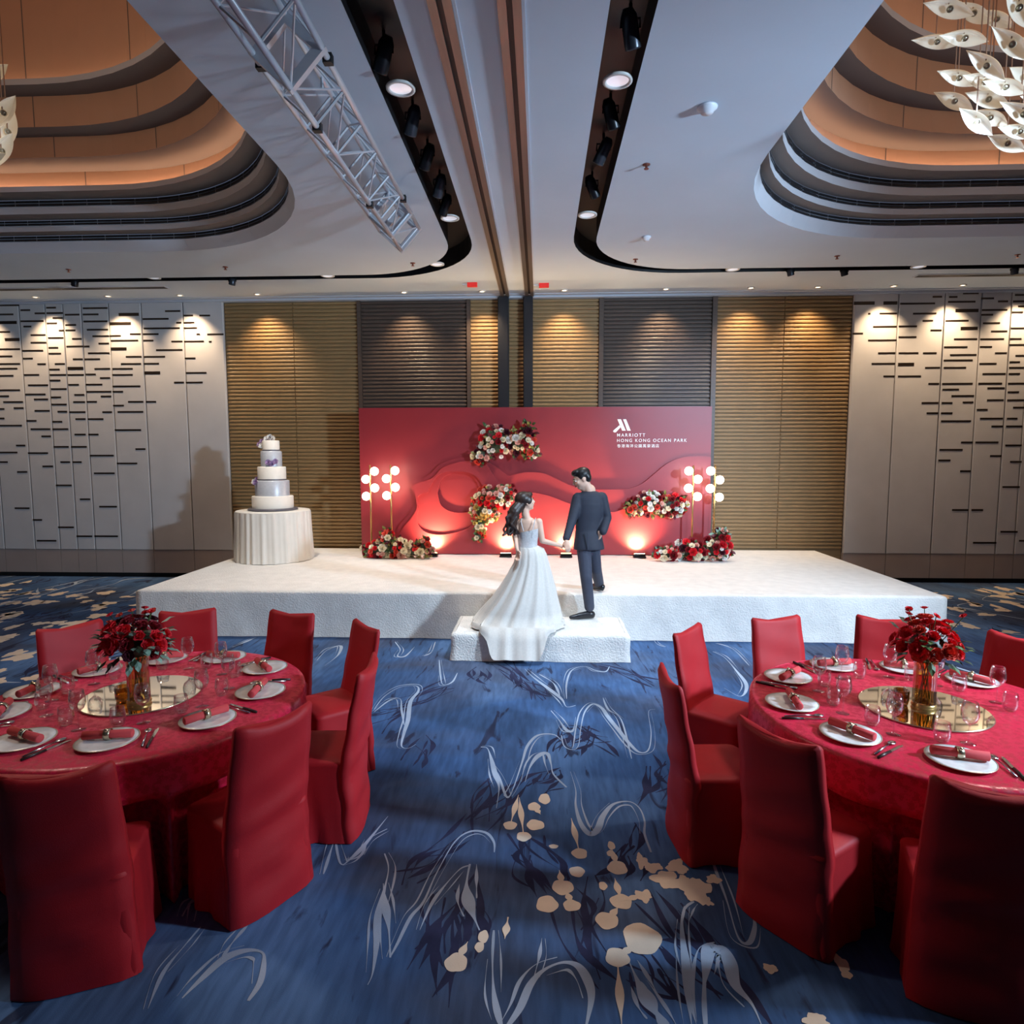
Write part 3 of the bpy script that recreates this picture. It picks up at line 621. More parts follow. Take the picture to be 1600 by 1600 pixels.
light('chandelier_glow', 'POINT', (-4.9, 4.6, 5.6), 30, (1, .76, .56), size=.4)
light('chandelier_down', 'SPOT', (-4.3, 4.3, 4.8), 200, (1, .84, .70), (-3.0, 3.8, 0), .3, 120, .9)

# ------------------------------------------------------------------ stage and step under white fur
M_fur = mat('stage_fur', (236, 232, 226), .95, var=.06, scale=7, bump=.9, bscale=55, sheen=.3, spec=.1)
def n3(x, y, z):
    return (math.sin(x*3.1+y*1.7+z*2.3)+math.sin(x*7.3-y*5.1+z*4.7+1.3)*.5+math.sin(-x*13.7+y*11.3+z*9.1+2.1)*.3)/1.8
def furblock(x0, x1, y0, y1, h, st, amp, rad):
    """low block wrapped in loose fur cloth: rounded upper edges, rippled sides"""
    a = MB(); nx = int((x1-x0)/st); ny = int((y1-y0)/st)
    per = [(x0+(x1-x0)*i/nx, y0) for i in range(nx)]+[(x1, y0+(y1-y0)*i/ny) for i in range(ny)]+[(x1-(x1-x0)*i/nx, y1) for i in range(nx)]+[(x0, y1-(y1-y0)*i/ny) for i in range(ny)]
    rings = []
    zs = [.004+(h-rad-.004)*k/7 for k in range(8)]+[h-rad*(1-math.sin(b)) for b in (.4, .9, PI/2)]
    offs = [0]*8+[rad*(1-math.cos(b)) for b in (.4, .9, PI/2)]
    cx, cy = (x0+x1)/2, (y0+y1)/2
    for z, of in zip(zs, offs):
        r_ = []
        for x, y in per:
            d = amp*n3(x*2.2, y*2.2, z*1.5)*(1-z/h*.6)+amp*.9*max(0, 1-z/.12)
            nxv = (-1 if abs(x-x0) < 1e-6 else 1 if abs(x-x1) < 1e-6 else 0); nyv = (-1 if abs(y-y0) < 1e-6 else 1 if abs(y-y1) < 1e-6 else 0)
            r_.append((x+nxv*(d-of), y+nyv*(d-of), z))
        rings.append(r_)
    a.loft(rings, True, False, False)
    # top grid
    o = len(a.v); gx, gy = nx, ny
    for j in range(gy+1):
        for i in range(gx+1):
            x = x0+rad+(x1-x0-2*rad)*i/gx; y = y0+rad+(y1-y0-2*rad)*j/gy
            a.v.append((x, y, h+.006*n3(x*3, y*3, 1)*(1 if 0 < i < gx and 0 < j < gy else 0)))
    for j in range(gy):
        for i in range(gx): k = o+j*(gx+1)+i; a.face((k, k+1, k+gx+2, k+gx+1))
    return a
SX0, SX1, SY0, SY1, SH = -4.80, 4.58, 7.27, 10.72, .55
tag(obj('stage_platform', furblock(SX0, SX1, SY0, SY1, SH, .07, .017, .035), M_fur, smooth=True), 'wide low stage wrapped in white fur cloth against the back wall', 'stage')
TX0, TX1, TY0, TY1, TH_ = -.93, .93, 6.475, 7.205, .30
tag(obj('stage_step', furblock(TX0, TX1, TY0, TY1, TH_, .06, .016, .05), M_fur, smooth=True), 'single wide step in white fur in front of the stage, under the couple', 'step')

# ------------------------------------------------------------------ red backdrop with layered waves
BY = 10.15
M_red = mat('backdrop_red', (148, 34, 46), .5, var=.03, scale=3, coat=.7); M_red.node_tree.nodes['Principled BSDF'].inputs['Coat Roughness'].default_value = .42
bd = thing('stage_backdrop', 'wide red backdrop board with layered wave relief and white lettering', 'backdrop', (0, BY, SH+.008))
BX0, BX1, BZ1 = ony(560.5, 640, BY).x, ony(1112.5, 640, BY).x, ony(836, 637, BY).z
s = MB(); s.box((BX0, .0, .004), (BX1, .10, BZ1-SH)); obj('board', s, M_red, bd)
b7 = lambda p: ony(540+p[0]/2.667, 440+p[1]/2.667, BY-.03)
def curve2d(pts): return [(v.x, v.z-SH) for v in (b7(p) for p in pts)]
def layer(name, loops, y0, y1):
    """extruded flat layer with holes, standing in the XZ plane"""
    a = MB(); flat = [p for l in loops for p in l]; tr = tessellate_polygon([[Vector((x, z, 0)) for x, z in l] for l in loops])
    for y, fl_ in ((y0, True), (y1, False)):
        o = len(a.v); a.v += [(x, y, z) for x, z in flat]
        for q in tr:
            A, B, C_ = (flat[i] for i in q); ar = (B[0]-A[0])*(C_[1]-A[1])-(B[1]-A[1])*(C_[0]-A[0])
            q = q if (ar > 0) == fl_ else (q[0], q[2], q[1]); a.face([o+i for i in q])
    for l in loops:
        n = len(l); o = len(a.v); a.v += [(x, y0, z) for x, z in l]+[(x, y1, z) for x, z in l]
        for i in range(n): j = (i+1) % n; a.face((o+i, o+j, o+n+j, o+n+i))
    return obj(name, a, M_red, bd)
def sm2(pts, per=5): return [(v.x, v.y) for v in smoothline([Vector((x, y, 0)) for x, y in pts], per)]
botz = .006; wave_r = [(680,812),(750,797),(820,800),(870,820),(930,848),(990,866),(1060,868),(1130,868),(1190,862),(1240,840),(1290,800),(1340,760),(1400,735),(1470,730),(1521,733)]
crv1 = [(215,1100),(217,1040),(235,1005),(265,970),(285,930),(280,880),(270,842),(290,826),(330,815),(360,798),(390,765),(440,745),(500,735),(570,742),(630,775)]
crv2 = [(345,880),(315,888),(300,910),(305,950),(300,990),(312,1022),(340,1045),(390,1055),(450,1048),(505,1030),(545,1000),(570,950),(580,890),(560,830),(520,800),(460,793),(400,802),(368,832)]
crv3 = [(385,885),(400,935),(440,960),(490,965),(530,952),(555,915),(555,860),(530,815),(480,800),(430,805),(400,830)]
low_r = [(680,900),(760,880),(840,892),(930,925),(1010,950),(1090,962),(1150,950),(1200,912),(1250,880),(1330,870),(1420,890),(1521,885)]
def closed(pts): return sm2(curve2d(pts+[pts[0]]), 4)[:-1]
top = sm2(curve2d(crv1), 5)+sm2(curve2d(wave_r), 5)
outer = top+[(BX1-.002, botz), (top[0][0], botz)]
layer('wave_layer', [outer, closed(crv3)], -.05, 0)
out2 = [p for p in sm2(curve2d([(x+14, y+14) for x, y in crv1[:-1]]), 5)]+sm2(curve2d(low_r), 5)
layer('wave_layer', [out2+[(BX1-.004, botz), (out2[0][0], botz)], closed(crv2)], -.10, -.0502)
# emblem and lettering
M_letter = mat('lettering_white', (248, 246, 244), .5, emit=(255, 255, 255), estr=.12)
lg = lambda p: ony(950+p[0]/10.667, 640+p[1]/10.667, BY)
a = MB()
for poly in ([(155,170),(215,170),(295,360),(235,360)], [(250,170),(300,170),(378,360),(320,360)], [(80,368),(112,335),(150,305),(188,268),(208,304),(165,350),(130,388),(98,388)]):
    P = [lg(p) for p in poly]; n = len(P); o = len(a.v)
    a.v += [(p.x, -.012, p.z-SH) for p in P]+[(p.x, 0, p.z-SH) for p in P]
    a.face([o+i for i in range(n)]); 
    for i in range(n): j = (i+1) % n; a.face((o+j, o+i, o+n+i, o+n+j))
obj('emblem', a, M_letter, bd)
def lettering(txt, p0, p1, ytop, ybot, spacing):
    A = lg((p0, ybot)); B = lg((p1, ytop)); W_ = B.x-A.x; H_ = B.z-A.z
    cu = bpy.data.curves.new('lettering', 'FONT'); cu.body = txt; cu.size = H_*1.42; cu.space_character = spacing; cu.extrude = .004; cu.offset = .0002
    o = bpy.data.objects.new('tmp', cu); COL.objects.link(o); dg = bpy.context.evaluated_depsgraph_get()
    me = bpy.data.meshes.new_from_object(o.evaluated_get(dg)); bpy.data.objects.remove(o)
    xs = [v.co.x for v in me.vertices]; zs = [v.co.y for v in me.vertices]
    if not xs: return
    sx = W_/(max(xs)-min(xs)); sz = H_/(max(zs)-min(zs)); x0 = min(xs); z0 = min(zs)
    for v in me.vertices: x, y, z = v.co; v.co = ((x-x0)*sx+A.x, -z-.004, (y-z0)*sz+A.z-SH)
    me.materials.clear(); obj('lettering', me, M_letter, bd)
lettering('MARRIOTT', 150, 620, 405, 462, 1.35); lettering('HONG KONG OCEAN PARK', 150, 1312, 493, 550, 1.35)
lettering('\u9999\u6e2f\u6d77\u6d0b\u516c\u5712\u842c\u8c6a\u9152\u5e97', 150, 850, 583, 642, 1.25)

# ------------------------------------------------------------------ floor uplights
M_up = mat('uplight_lens', (255, 236, 205), .3, emit=(255, 205, 140), estr=14)
for k, (px, lab) in enumerate(((677,'small floor uplight beside the left floor flowers'), (791,'small floor uplight behind the bride'), (884,'small floor uplight between bride and groom'), (997,'small floor uplight on the bare right half of the backdrop'))):
    x = ony(px, 860, 9.98).x; t = thing('floor_uplight', lab, 'uplight', (x, 9.84, SH+.006), 0, 'uplights at the foot of the backdrop')
    a = MB(); a.box((-.095,-.06,0), (.095,.05,.022)); obj('base', a, M_fix, t)
    a = MB(); a.box((-.085,-.045,.022), (.085,.04,.05), Matrix.Rotation(-.25, 3, 'X'), (0,0,.03)); obj('housing', a, M_fix, t)
    a = MB(); a.box((-.078,-.036,.046), (.078,.036,.060), Matrix.Rotation(-.25, 3, 'X'), (0,0,.03)); obj('lens', a, M_up, t)
    light('uplight_beam', 'SPOT', (x, 9.84, SH+.085), 165, (1, .66, .34), (x, 10.12, SH+.55), .05, 124, .9)

# ------------------------------------------------------------------ globe lamp stands
M_gold = mat('brass_pole', (206, 166, 104), .28, metal=.9); M_globe = mat('opal_globe', (255, 248, 235), .3, emit=(255, 240, 214), estr=7)
def globelamp(pxb, top_y, sides, lab, Y):
    b = ony(pxb, 800, Y); t = thing('globe_lamp', lab, 'lamp', (b.x, Y, SH+.006), 0, 'globe lamp stands beside the backdrop')
    zt = ony(pxb, top_y, Y).z-SH
    a = MB(); a.lathe([(.13, 0), (.13, .012), (.02, .02)], 24); obj('base', a, M_gold, t, True)
    a = MB(); a.tube([(0,0,.015), (0,0,zt)], .013, 10); obj('pole', a, M_gold, t, True)
    for sd, py in sides:
        z = ony(pxb, py, Y).z-SH; g = obj('globe', MB().ball((sd*.068, 0, z), .066, 20, 12), M_globe, t, True)
        a = MB(); a.lathe([(.02,-.012),(.026,0),(.02,.012)], 10, (sd*.014, 0, z)); obj('globe_holder', a, M_gold, g, True)
globelamp(579.5, 727, [(1,737),(-1,749.5),(1,763),(-1,776)], 'brass stand with four glowing white globes, far left by the backdrop edge', 9.80)
globelamp(611.5, 727, [(1,736),(-1,748.5),(1,762),(-1,775)], 'brass stand with four glowing white globes, second from the left', 9.80)
globelamp(1082, 728, [(-1,736.5),(1,749.5),(-1,763.5),(1,776.5)], 'brass stand with four glowing white globes, inner of the right pair', 9.80)
globelamp(1116, 727, [(-1,736.5),(1,750.5),(-1,764),(1,777.5)], 'brass stand with four glowing white globes, far right by the backdrop edge', 9.80)

# ------------------------------------------------------------------ flowers
def petal_bloom(name, rings, r, cup):
    a = MB()
    for (n, rr, h, tilt, ph) in rings:
        for i in range(n):
            an = 2*PI*i/n+ph; c, s_ = math.cos(an), math.sin(an); tx, ty = -s_, c; w_ = rr*1.35*PI/n*1.15
            row = []
            for u in (0, .55, 1):
                rad = rr*(.25+.75*u**.8) if tilt else rr; z = h*u; ww = w_*(.55+.65*math.sin(u*2.0))
                row.append([(c*rad+tx*ww*q-c*abs(q)*ww*cup, s_*rad+ty*ww*q-s_*abs(q)*ww*cup, z) for q in (-1, 0, 1)])
            a.loft(row, False, False, False)
    me = a.mesh(name, True); sc_ = r
    for v in me.vertices: v.co *= sc_
    return me
ROSE = petal_bloom('rose_head', [(3,.28,.75,0,0),(4,.45,.72,1,.5),(5,.72,.66,1,.2),(6,.98,.48,1,.9)], 1, .35)
CARN = petal_bloom('blossom', [(5,.35,.6,1,.3),(6,.75,.45,1,0)], 1, .1)
FM = {k: mat('petal_'+k, c, .6, var=.12, scale=30, sheen=.2) for k, c in dict(red=(222,34,48), dark=(138,16,30), cream=(246,232,206), blush=(236,184,170), coral=(222,84,66), white=(244,240,236), wine=(84,16,38), gold=(206,170,96), lilac=(178,150,190)).items()}
BM = {}
def bloom_mesh(kind, colr):
    if (kind, colr) not in BM:
        me = (ROSE if kind == 'r' else CARN).copy(); me.name = 'bloom'; me.materials.append(FM[colr]); BM[(kind, colr)] = me
    return BM[(kind, colr)]
LG = {k: mat('leaf_'+k, c, .5, var=.2, scale=20) for k, c in dict(green=(66,92,48), olive=(132,128,62), sage=(128,156,138), dark=(38,52,34), burg=(92,26,34)).items()}
def leaf(a, p, d, L, w_, up):
    d = Vector(d).normalized(); s_ = d.cross(Vector(up)); s_ = s_.normalized() if s_.length > .01 else d.orthogonal().normalized(); n_ = s_.cross(d)
    P = Vector(p); q = [P, P+d*L*.35+s_*w_-n_*L*.03, P+d*L*.7+s_*w_*.8+n_*L*.02, P+d*L-n_*L*.12, P+d*L*.7-s_*w_*.8+n_*L*.02, P+d*L*.35-s_*w_-n_*L*.03, P+d*L*.5+n_*L*.06]
    a.add(q, [(0,1,6),(1,2,6),(2,3,6),(3,4,6),(4,5,6),(5,0,6)])
def arrangement(lab, cen, cells, palette, greens, seed, sizes, depth, nleaf, face=(0,-1,.25), group=None, leafL=.09, loose=()):
    """cells: (dx, dz, rx, rz) ellipses in the wall-parallel plane filled with blooms"""
    r_ = random.Random(seed); t = thing('flower_arrangement', lab, 'flowers', cen, 0, group)
    area = sum(c[2]*c[3] for c in cells); sp = []
    for (dx, dz, rx, rz, n) in cells:
        k = 0; tries = 0
        while k < n and tries < 400:
            tries += 1; a_ = r_.uniform(0, 2*PI); q = math.sqrt(r_.random()); x = dx+rx*q*math.cos(a_); z = dz+rz*q*math.sin(a_)
            sz = r_.uniform(*sizes)
            if any((x-X)**2+(z-Z)**2 < (sz+S)**2*.36 for X, Z, S in sp): continue
            sp.append((x, z, sz)); k += 1; dep = -depth*(1-q*q)-.02
            kd = 'r' if r_.random() < .65 else 'c'; o = obj('bloom', bloom_mesh(kd, r_.choice(palette)), None, t, loc=(x, dep, z))
            dr = Vector((math.cos(a_)*q*.9+face[0], face[1]-.1, math.sin(a_)*q*.9+face[2])); o.rotation_euler = dr.to_track_quat('Z', 'Y').to_euler(); o.scale = (sz, sz, sz)
    for gi, g in enumerate(greens):
        a = MB()
        for i in range(nleaf):
            c = r_.choice(cells); a_ = r_.uniform(0, 2*PI); q = r_.uniform(.3, 1.05)
            p = (c[0]+c[2]*q*math.cos(a_), -depth*.5*(1-min(1, q)**2)+r_.uniform(-.03, .0), c[1]+c[3]*q*math.sin(a_))
            p = (p[0], p[1], max(p[2], .03)) if 'mound' in lab else p
            leaf(a, p, (math.cos(a_)+r_.uniform(-.6,.6), -.5+r_.uniform(-.6,.3), math.sin(a_)+r_.uniform(-.6,.6)), leafL*r_.uniform(.6,1.3), leafL*.28, (0,-1,.3))
        for (x, z, dx, dz, n) in loose:
            for i in range(n):
                s_ = i/n; leaf(a, (x+dx*s_, -.04, z+dz*s_), (dx+r_.uniform(-.5,.5), -.3, dz+r_.uniform(-.5,.5)), leafL*r_.uniform(.5,1), leafL*.22, (0,-1,.2))
        if 'mound' in lab: a.v = [(x, y, max(z, .006)) for x, y, z in a.v]
        o = obj('foliage', a, LG[g], t); o['kind'] = 'stuff'
    a = MB(); c = max(cells, key=lambda c: c[2]*c[3])
    for q in cells: a.ball((q[0], -depth*.28, q[1]), (q[2]*.72, depth*.42, q[3]*.72), 12, 8)
    obj('moss_base', a, LG['dark'], t, True); return t
P0 = lambda px, py: ony(px, py, 9.98)
def cell(c, px, py, rpx, rpy, n):
    p = P0(px, py); k = 9.98/FPX; return (p.x-c.x, p.z-c.z, rpx*k, rpy*k, n)
c = P0(790, 690)
arrangement('hanging flower cluster of cream and red blooms at the top centre of the backdrop', (c.x, BY-.10, c.z), [cell(c,775,690,30,25,34), cell(c,812,690,26,20,24), cell(c,822,672,15,12,3), cell(c,752,712,14,12,8), cell(c,830,706,10,8,6)], ['cream','white','blush','red','dark','cream','wine','coral'], ['green','burg','olive'], 11, (.030,.062), .16, 44, group='flower clusters on the backdrop')
c = P0(770, 785)
arrangement('trailing flower cluster on the backdrop beside the bride, with a drooping tail', (c.x, BY-.10, c.z), [cell(c,770,778,32,18,34), cell(c,757,800,22,16,20), cell(c,792,768,14,12,9), cell(c,750,820,10,10,6), cell(c,747,838,8,8,4)], ['cream','blush','white','red','coral','gold','dark'], ['olive','green'], 12, (.028,.055), .16, 46, group='flower clusters on the backdrop', leafL=.08)
c = P0(1028, 788)
arrangement('wide flower cluster of red and white blooms on the right of the backdrop', (c.x, BY-.10, c.z), [cell(c,1015,787,30,18,34), cell(c,1048,790,26,18,26), cell(c,990,795,12,8,5)], ['cream','white','red','dark','blush','wine','coral'], ['green','olive','burg'], 13, (.030,.062), .16, 46, group='flower clusters on the backdrop')
c = ony(620, 866, 9.62); k_ = 9.62/FPX
arrangement('low mound of red and blush flowers at the foot of the left lamps', (c.x, 9.70, SH+.02), [(-.30,.11,.26,.12,24), (0,.13,.28,.15,32), (.30,.10,.24,.10,18), (-.16,.30,.09,.13,9), (.42,.19,.08,.09,4)], ['red','blush','cream','dark','coral','red','cream'], ['olive','green','burg'], 14, (.032,.066), .16, 40, group='flower mounds on the stage')
c = ony(1082, 868, 9.55)
arrangement('low mound of red and white flowers at the foot of the right lamps', (c.x, 9.60, SH+.02), [(-.34,.09,.24,.09,20), (0,.14,.28,.15,34), (.34,.16,.24,.17,30), (.42,.36,.10,.10,7)], ['red','dark','white','cream','wine','blush','red'], ['green','sage','burg'], 15, (.032,.070), .18, 44, group='flower mounds on the stage')

# ------------------------------------------------------------------ cake on its table
M_cloth = mat('white_tablecloth', (236, 230, 220), .8, var=.03, scale=6, sheen=.15); M_icew = mat('cake_icing_white', (246, 238, 226), .5, var=.02, scale=20)
M_ices = mat('cake_silver_band', (204, 206, 212), .38, metal=.2, var=.06, scale=30); M_ribbon = mat('cake_ribbon_grey', (98, 94, 100), .4)
CY = 9.55; cc = ony(427, 800, CY)
zt = ony(427, 797, CY).z-SH
k_ = CY/FPX
t = thing('cake_table', 'small round table in a pleated white cloth under the cake', 'table', (cc.x, CY, SH+.006))
rt = 58*k_
a = MB(); a.lathe([(rt*1.02, 0.0), (rt*1.01, .2), (rt*.99, .45), (rt*.98, zt-.05), (rt*.97, zt-.016)], 160, cap0=False, cap1=False, fold=lambda an, k: (.034-.005*k)*(math.sin(an*26+math.sin(an*3)*2)*.7+.5*math.sin(an*43+1))); obj('pleated_skirt', a, M_cloth, t, True)
a = MB(); a.lathe([(rt*.97, zt-.018), (rt*.965, zt-.006), (rt*.95, zt-.003), (.01, zt-.003)], 64, cap0=False); obj('table_top', a, M_cloth, t, True)
zc = SH+.006+zt
ck = thing('wedding_cake', 'tall five-tier white and silver wedding cake with small lilac flowers', 'cake', (cc.x, CY, zc))
a = MB(); a.lathe([(.355, 0), (.365, .012), (.355, .03), (.30, .034)], 48); obj('cake_board', a, M_ribbon, ck, True)
z = .034; rx = lambda w_: w_*.5*k_
for k, (wp, hp, m_) in enumerate([(63,19.5,M_icew), (52,25,M_ices), (43,22,M_icew), (32,25,M_ices), (26,17,M_icew)]):
    h = hp*k_*.98; r = rx(wp); a = MB(); a.lathe([(r, z), (r, z+h-.012), (r-.006, z+h-.004), (r-.014, z+h), (.01, z+h)], 48, cap0=False); tr = obj('cake_tier', a, m_, ck, True)
    if k in (2, 4):
        a = MB(); a.lathe([(r+.003, z-.008), (r+.004, z+.004), (r+.003, z+.020)], 48, cap0=False, cap1=False); obj('ribbon', a, M_ribbon, tr, True)
    z += h
for x, zz, cl in ((-.20,.46,'lilac'),(-.165,.42,'lilac'),(-.24,.43,'white'),(.02,.72,'lilac'),(.07,.70,'lilac'),(.11,.73,'lilac'),(-.13,1.03,'lilac'),(-.17,.99,'lilac'),(-.12,.97,'white'),(-.05,1.155,'white'),(.04,1.155,'white'),(0,1.18,'white'),(.0,1.16,'wine')):
    r = next(rr for rr, top in ((rx(63),.2),(rx(52),.45),(rx(43),.66),(rx(32),.91),(rx(26),1.08),(.02,9)) if zz < top)
    y = -math.sqrt(max(0, r*r-x*x))-.01 if abs(x) < r else 0
    if zz > 1.1: y = -.02; zz = z+.02+(zz-1.155)
    o = obj('sugar_flower', bloom_mesh('c', cl), None, ck, loc=(x, y, zz)); o.scale = (.05,)*3; o.rotation_euler = Vector((x*2, -1, .4)).to_track_quat('Z', 'Y').to_euler()
# ------------------------------------------------------------------ banquet tables, chairs and settings
M_rc = mat('tablecloth_red', (188, 20, 50), .38, var=.22, scale=22, bump=.12, bscale=40, sheen=.9)
M_chair = mat('chair_cover_red', (176, 18, 28), .62, var=.07, scale=5, bump=.12, bscale=300, sheen=.28)
def damask(m):
    nt = m.node_tree; b = nt.nodes['Principled BSDF']; tc = nt.nodes.new('ShaderNodeTexCoord')
    v = nt.nodes.new('ShaderNodeTexVoronoi'); v.inputs['Scale'].default_value = 34; v.feature = 'SMOOTH_F1'; nt.links.new(tc.outputs['Object'], v.inputs['Vector'])
    n = nt.nodes.new('ShaderNodeTexNoise'); n.inputs['Scale'].default_value = 85; n.inputs['Distortion'].default_value = 1.5; nt.links.new(tc.outputs['Object'], n.inputs['Vector'])
    ad = nt.nodes.new('ShaderNodeMath'); ad.operation = 'ADD'; nt.links.new(v.outputs['Distance'], ad.inputs[0]); nt.links.new(n.outputs[0], ad.inputs[1])
    r = nt.nodes.new('ShaderNodeValToRGB'); r.color_ramp.elements[0].position = .86; r.color_ramp.elements[1].position = .98
    r.color_ramp.elements[0].color = (*lin((176, 16, 42)), 1); r.color_ramp.elements[1].color = (*lin((204, 30, 64)), 1)
    nt.links.new(ad.outputs[0], r.inputs[0]); nt.links.new(r.outputs[0], b.inputs['Base Color'])
    r2 = nt.nodes.new('ShaderNodeMapRange'); r2.inputs[1].default_value = .86; r2.inputs[2].default_value = .98; r2.inputs[3].default_value = .5; r2.inputs[4].default_value = .3
    nt.links.new(ad.outputs[0], r2.inputs[0]); nt.links.new(r2.outputs[0], b.inputs['Roughness'])
damask(M_rc)
TL, TR, RT, ZT = (-2.27, 3.47), (2.08, 3.48), .875, .76
def tablecloth(degs):
    a = MB(); prof = [(.02,.76),(.5,.76),(.84,.76),(.862,.757),(.873,.748),(.878,.73),(.879,.68),(.880,.60),(.880,.56),(.881,.52),(.881,.48),(.881,.42),(.883,.34),(.885,.20),(.888,.08),(.890,.012)]
    def fold(an, k):
        amp = max(0, (k-4)/8)**1.1*.022; z = prof[k][1]
        dn = max(1-max(0, min(1, (abs((math.degrees(an)-g+180) % 360-180)-15)/6)) for g in degs)*max(0, min(1, (.57-z)/.08))   # the cloth gives way to the tucked-in chairs
        return -.17*dn*dn*(3-2*dn)+amp*(1-dn*.7)*(math.sin(an*13+.8*math.sin(an*2))+.45*math.sin(an*21+1.3)+.3*math.sin(an*7))
    a.lathe(prof, 256, cap1=False, fold=fold); return a.mesh('tablecloth', True)
ANG_L = (142.5,109.6,72.5,40,2.7,-32.8,-71,-107,-143,179); ANG_R = (183,141.4,106.4,69.5,34.5,216,250,0,-36,-72)
for c, lab, lab2 in ((TL, 'floor-length red damask cloth over the left round table', 'left round banquet table hidden under its red cloth'), (TR, 'floor-length red damask cloth over the right round table', 'right round banquet table hidden under its red cloth')):
    tag(obj('tablecloth', tablecloth(ANG_L if c is TL else ANG_R), M_rc, loc=(c[0], c[1], 0)), lab, 'tablecloth', 'red tablecloths')
def chair_parts():
    bk = MB(); rings = []
    NZ = 16
    def rring(w_, y0, y1, z, u_sad, n=9, wr=0):
        pts = []
        for i in range(n): pts.append((-w_/2+w_*i/(n-1), y0))
        pts.append((w_/2, (y0+y1)/2))
        for i in range(n): pts.append((w_/2-w_*i/(n-1), y1))
        pts.append((-w_/2, (y0+y1)/2))
        out = []
        for x, y in pts:
            u = 2*x/w_; e = abs(u)**6
            yy = y+(.018*e if y == y0 else -.014*e if y == y1 else 0)
            yy += -.022*u*u*.8*0+.020*u*u              # slight wrap of the back
            cr = 0
            if y == y0:
                for zc_, sl, dp in ((.50,.26,.016), (.36,.20,.012), (.24,-.24,.010), (.70,.5,.006)):
                    q_ = (z-zc_-sl*x)/.035; cr -= dp*math.exp(-q_*q_)*min(1, max(0, 1.15-abs(u)))
            out.append((x, yy+cr+wr*math.sin(x*23+z*17)*.5+wr*math.sin(x*9-z*31+1), z+u_sad*(abs(u)**2.2)))
        return out
    for k in range(10):
        s = k/10; z = .005+s*.40; w_ = .448-.016*s; y0 = -.062+.016*s
        rings.append(rring(w_, y0, y0+.07, z, 0, wr=.005))
    for k in range(NZ+1):
        s = k/NZ; z = .41+s*.505; lean = -.011-.070*s-.016*s*s; w_ = .432-.032*s; th = .075-.018*s
        rings.append(rring(w_, lean-.035, lean-.035+th, z, .03*s**3, wr=.004*(1-s*.6)))
    for of, sh, dz in ((.93, .72, .012), (.86, .35, .018)):
        lean = -.095; rings.append([(x*of*.5+x*.5, (y-(lean))*sh+lean, z+dz) for x, y, z in rring(.40, lean-.035, lean+.022, .915, .03)])
    bk.loft(rings, True, False, True)
    sk = MB(); rings = []; N = 72
    def outline(w_, y0, y1, z, amp, r=.045):
        pts = rrect(-w_/2, w_/2, y0, y1, r, 8); tot = []; P = [Vector((x, y, 0)) for x, y in pts]; P.append(P[0]); cum = [0]
        for a_, b_ in zip(P, P[1:]): cum.append(cum[-1]+(b_-a_).length)
        out = []
        for i in range(N):
            s = cum[-1]*i/N; j = max(q for q in range(len(cum)-1) if cum[q] <= s); t = (s-cum[j])/max(1e-9, cum[j+1]-cum[j]); p = P[j].lerp(P[j+1], t)
            c = Vector((0, (y0+y1)/2, 0)); d = (p-c).normalized(); ph = 2*PI*i/N
            f = amp*(math.sin(ph*9+z*3)+.6*math.sin(ph*14+1+z*6)+.4*math.sin(ph*5+2)); p = p+d*f; out.append((p.x, p.y, z))
        return out
    for k in range(11):
        s = k/10; z = .006+s*.425; w_ = .446-.024*s; y0 = -.035+.010*s; y1 = .385-.015*s
        rings.append(outline(w_, y0, y1, z, .011*(1-s)**1.3))
    rings.append(outline(.422, -.030, .370, .447, 0)); sk.loft(rings, True, False, False)
    se = MB(); rs = [outline(.423, -.038, .371, .440, 0), outline(.420, -.036, .368, .456, 0), outline(.395, -.02, .350, .468, 0), outline(.25, .06, .28, .474, 0), outline(.05, .15, .20, .476, 0, .02)]
    se.loft(rs, True, False, True)
    return bk.mesh('backrest', True), sk.mesh('skirt', True), se.mesh('seat', True)
CB, CS, CE = chair_parts()
for me in (CB, CS, CE): me.materials.append(M_chair)
def chair(c, deg, lab, r=1.30, drot=0):
    a = math.radians(deg); t = thing('banquet_chair', lab, 'chair', (c[0]+r*math.cos(a), c[1]+r*math.sin(a), 0), a+PI/2+math.radians(drot), 'red covered banquet chairs')
    obj('backrest', CB, M_chair, t); obj('skirt', CS, M_chair, t); obj('seat', CE, M_chair, t)
for deg, r, lab in ((142.5,1.235,'red covered chair behind the left table, left of its bouquet'), (109.6,1.24,'red covered chair behind the left table, just right of its bouquet'), (72.5,1.195,'red covered chair at the back right of the left table, facing the camera'),
        (40,1.285,'red covered chair on the aisle side of the left table, nearer the stage'), (2.7,1.195,'red covered chair at the left table standing side-on to the aisle, draped back'), (-32.8,1.165,'red covered chair in front of the left table, back turned towards the aisle'), (-71,1.195,'large dark red covered chair filling the lower left corner, seen from behind')):
    chair(TL, deg, lab, r)
for deg, r, lab in ((183,1.29,'red covered chair at the right table standing side-on to the aisle'), (141.4,1.285,'red covered chair on the aisle side of the right table, nearer the stage'), (106.4,1.16,'red covered chair at the back left of the right table, facing the camera'),
        (69.5,1.205,'red covered chair behind the right table, behind its bouquet'), (34.5,1.225,'red covered chair at the back of the right table, cut by the right edge'), (216,1.215,'red covered chair in front of the right table, back turned towards the aisle'), (250,1.195,'large very dark red covered chair in the lower right corner, seen from behind')):
    chair(TR, deg, lab, r)
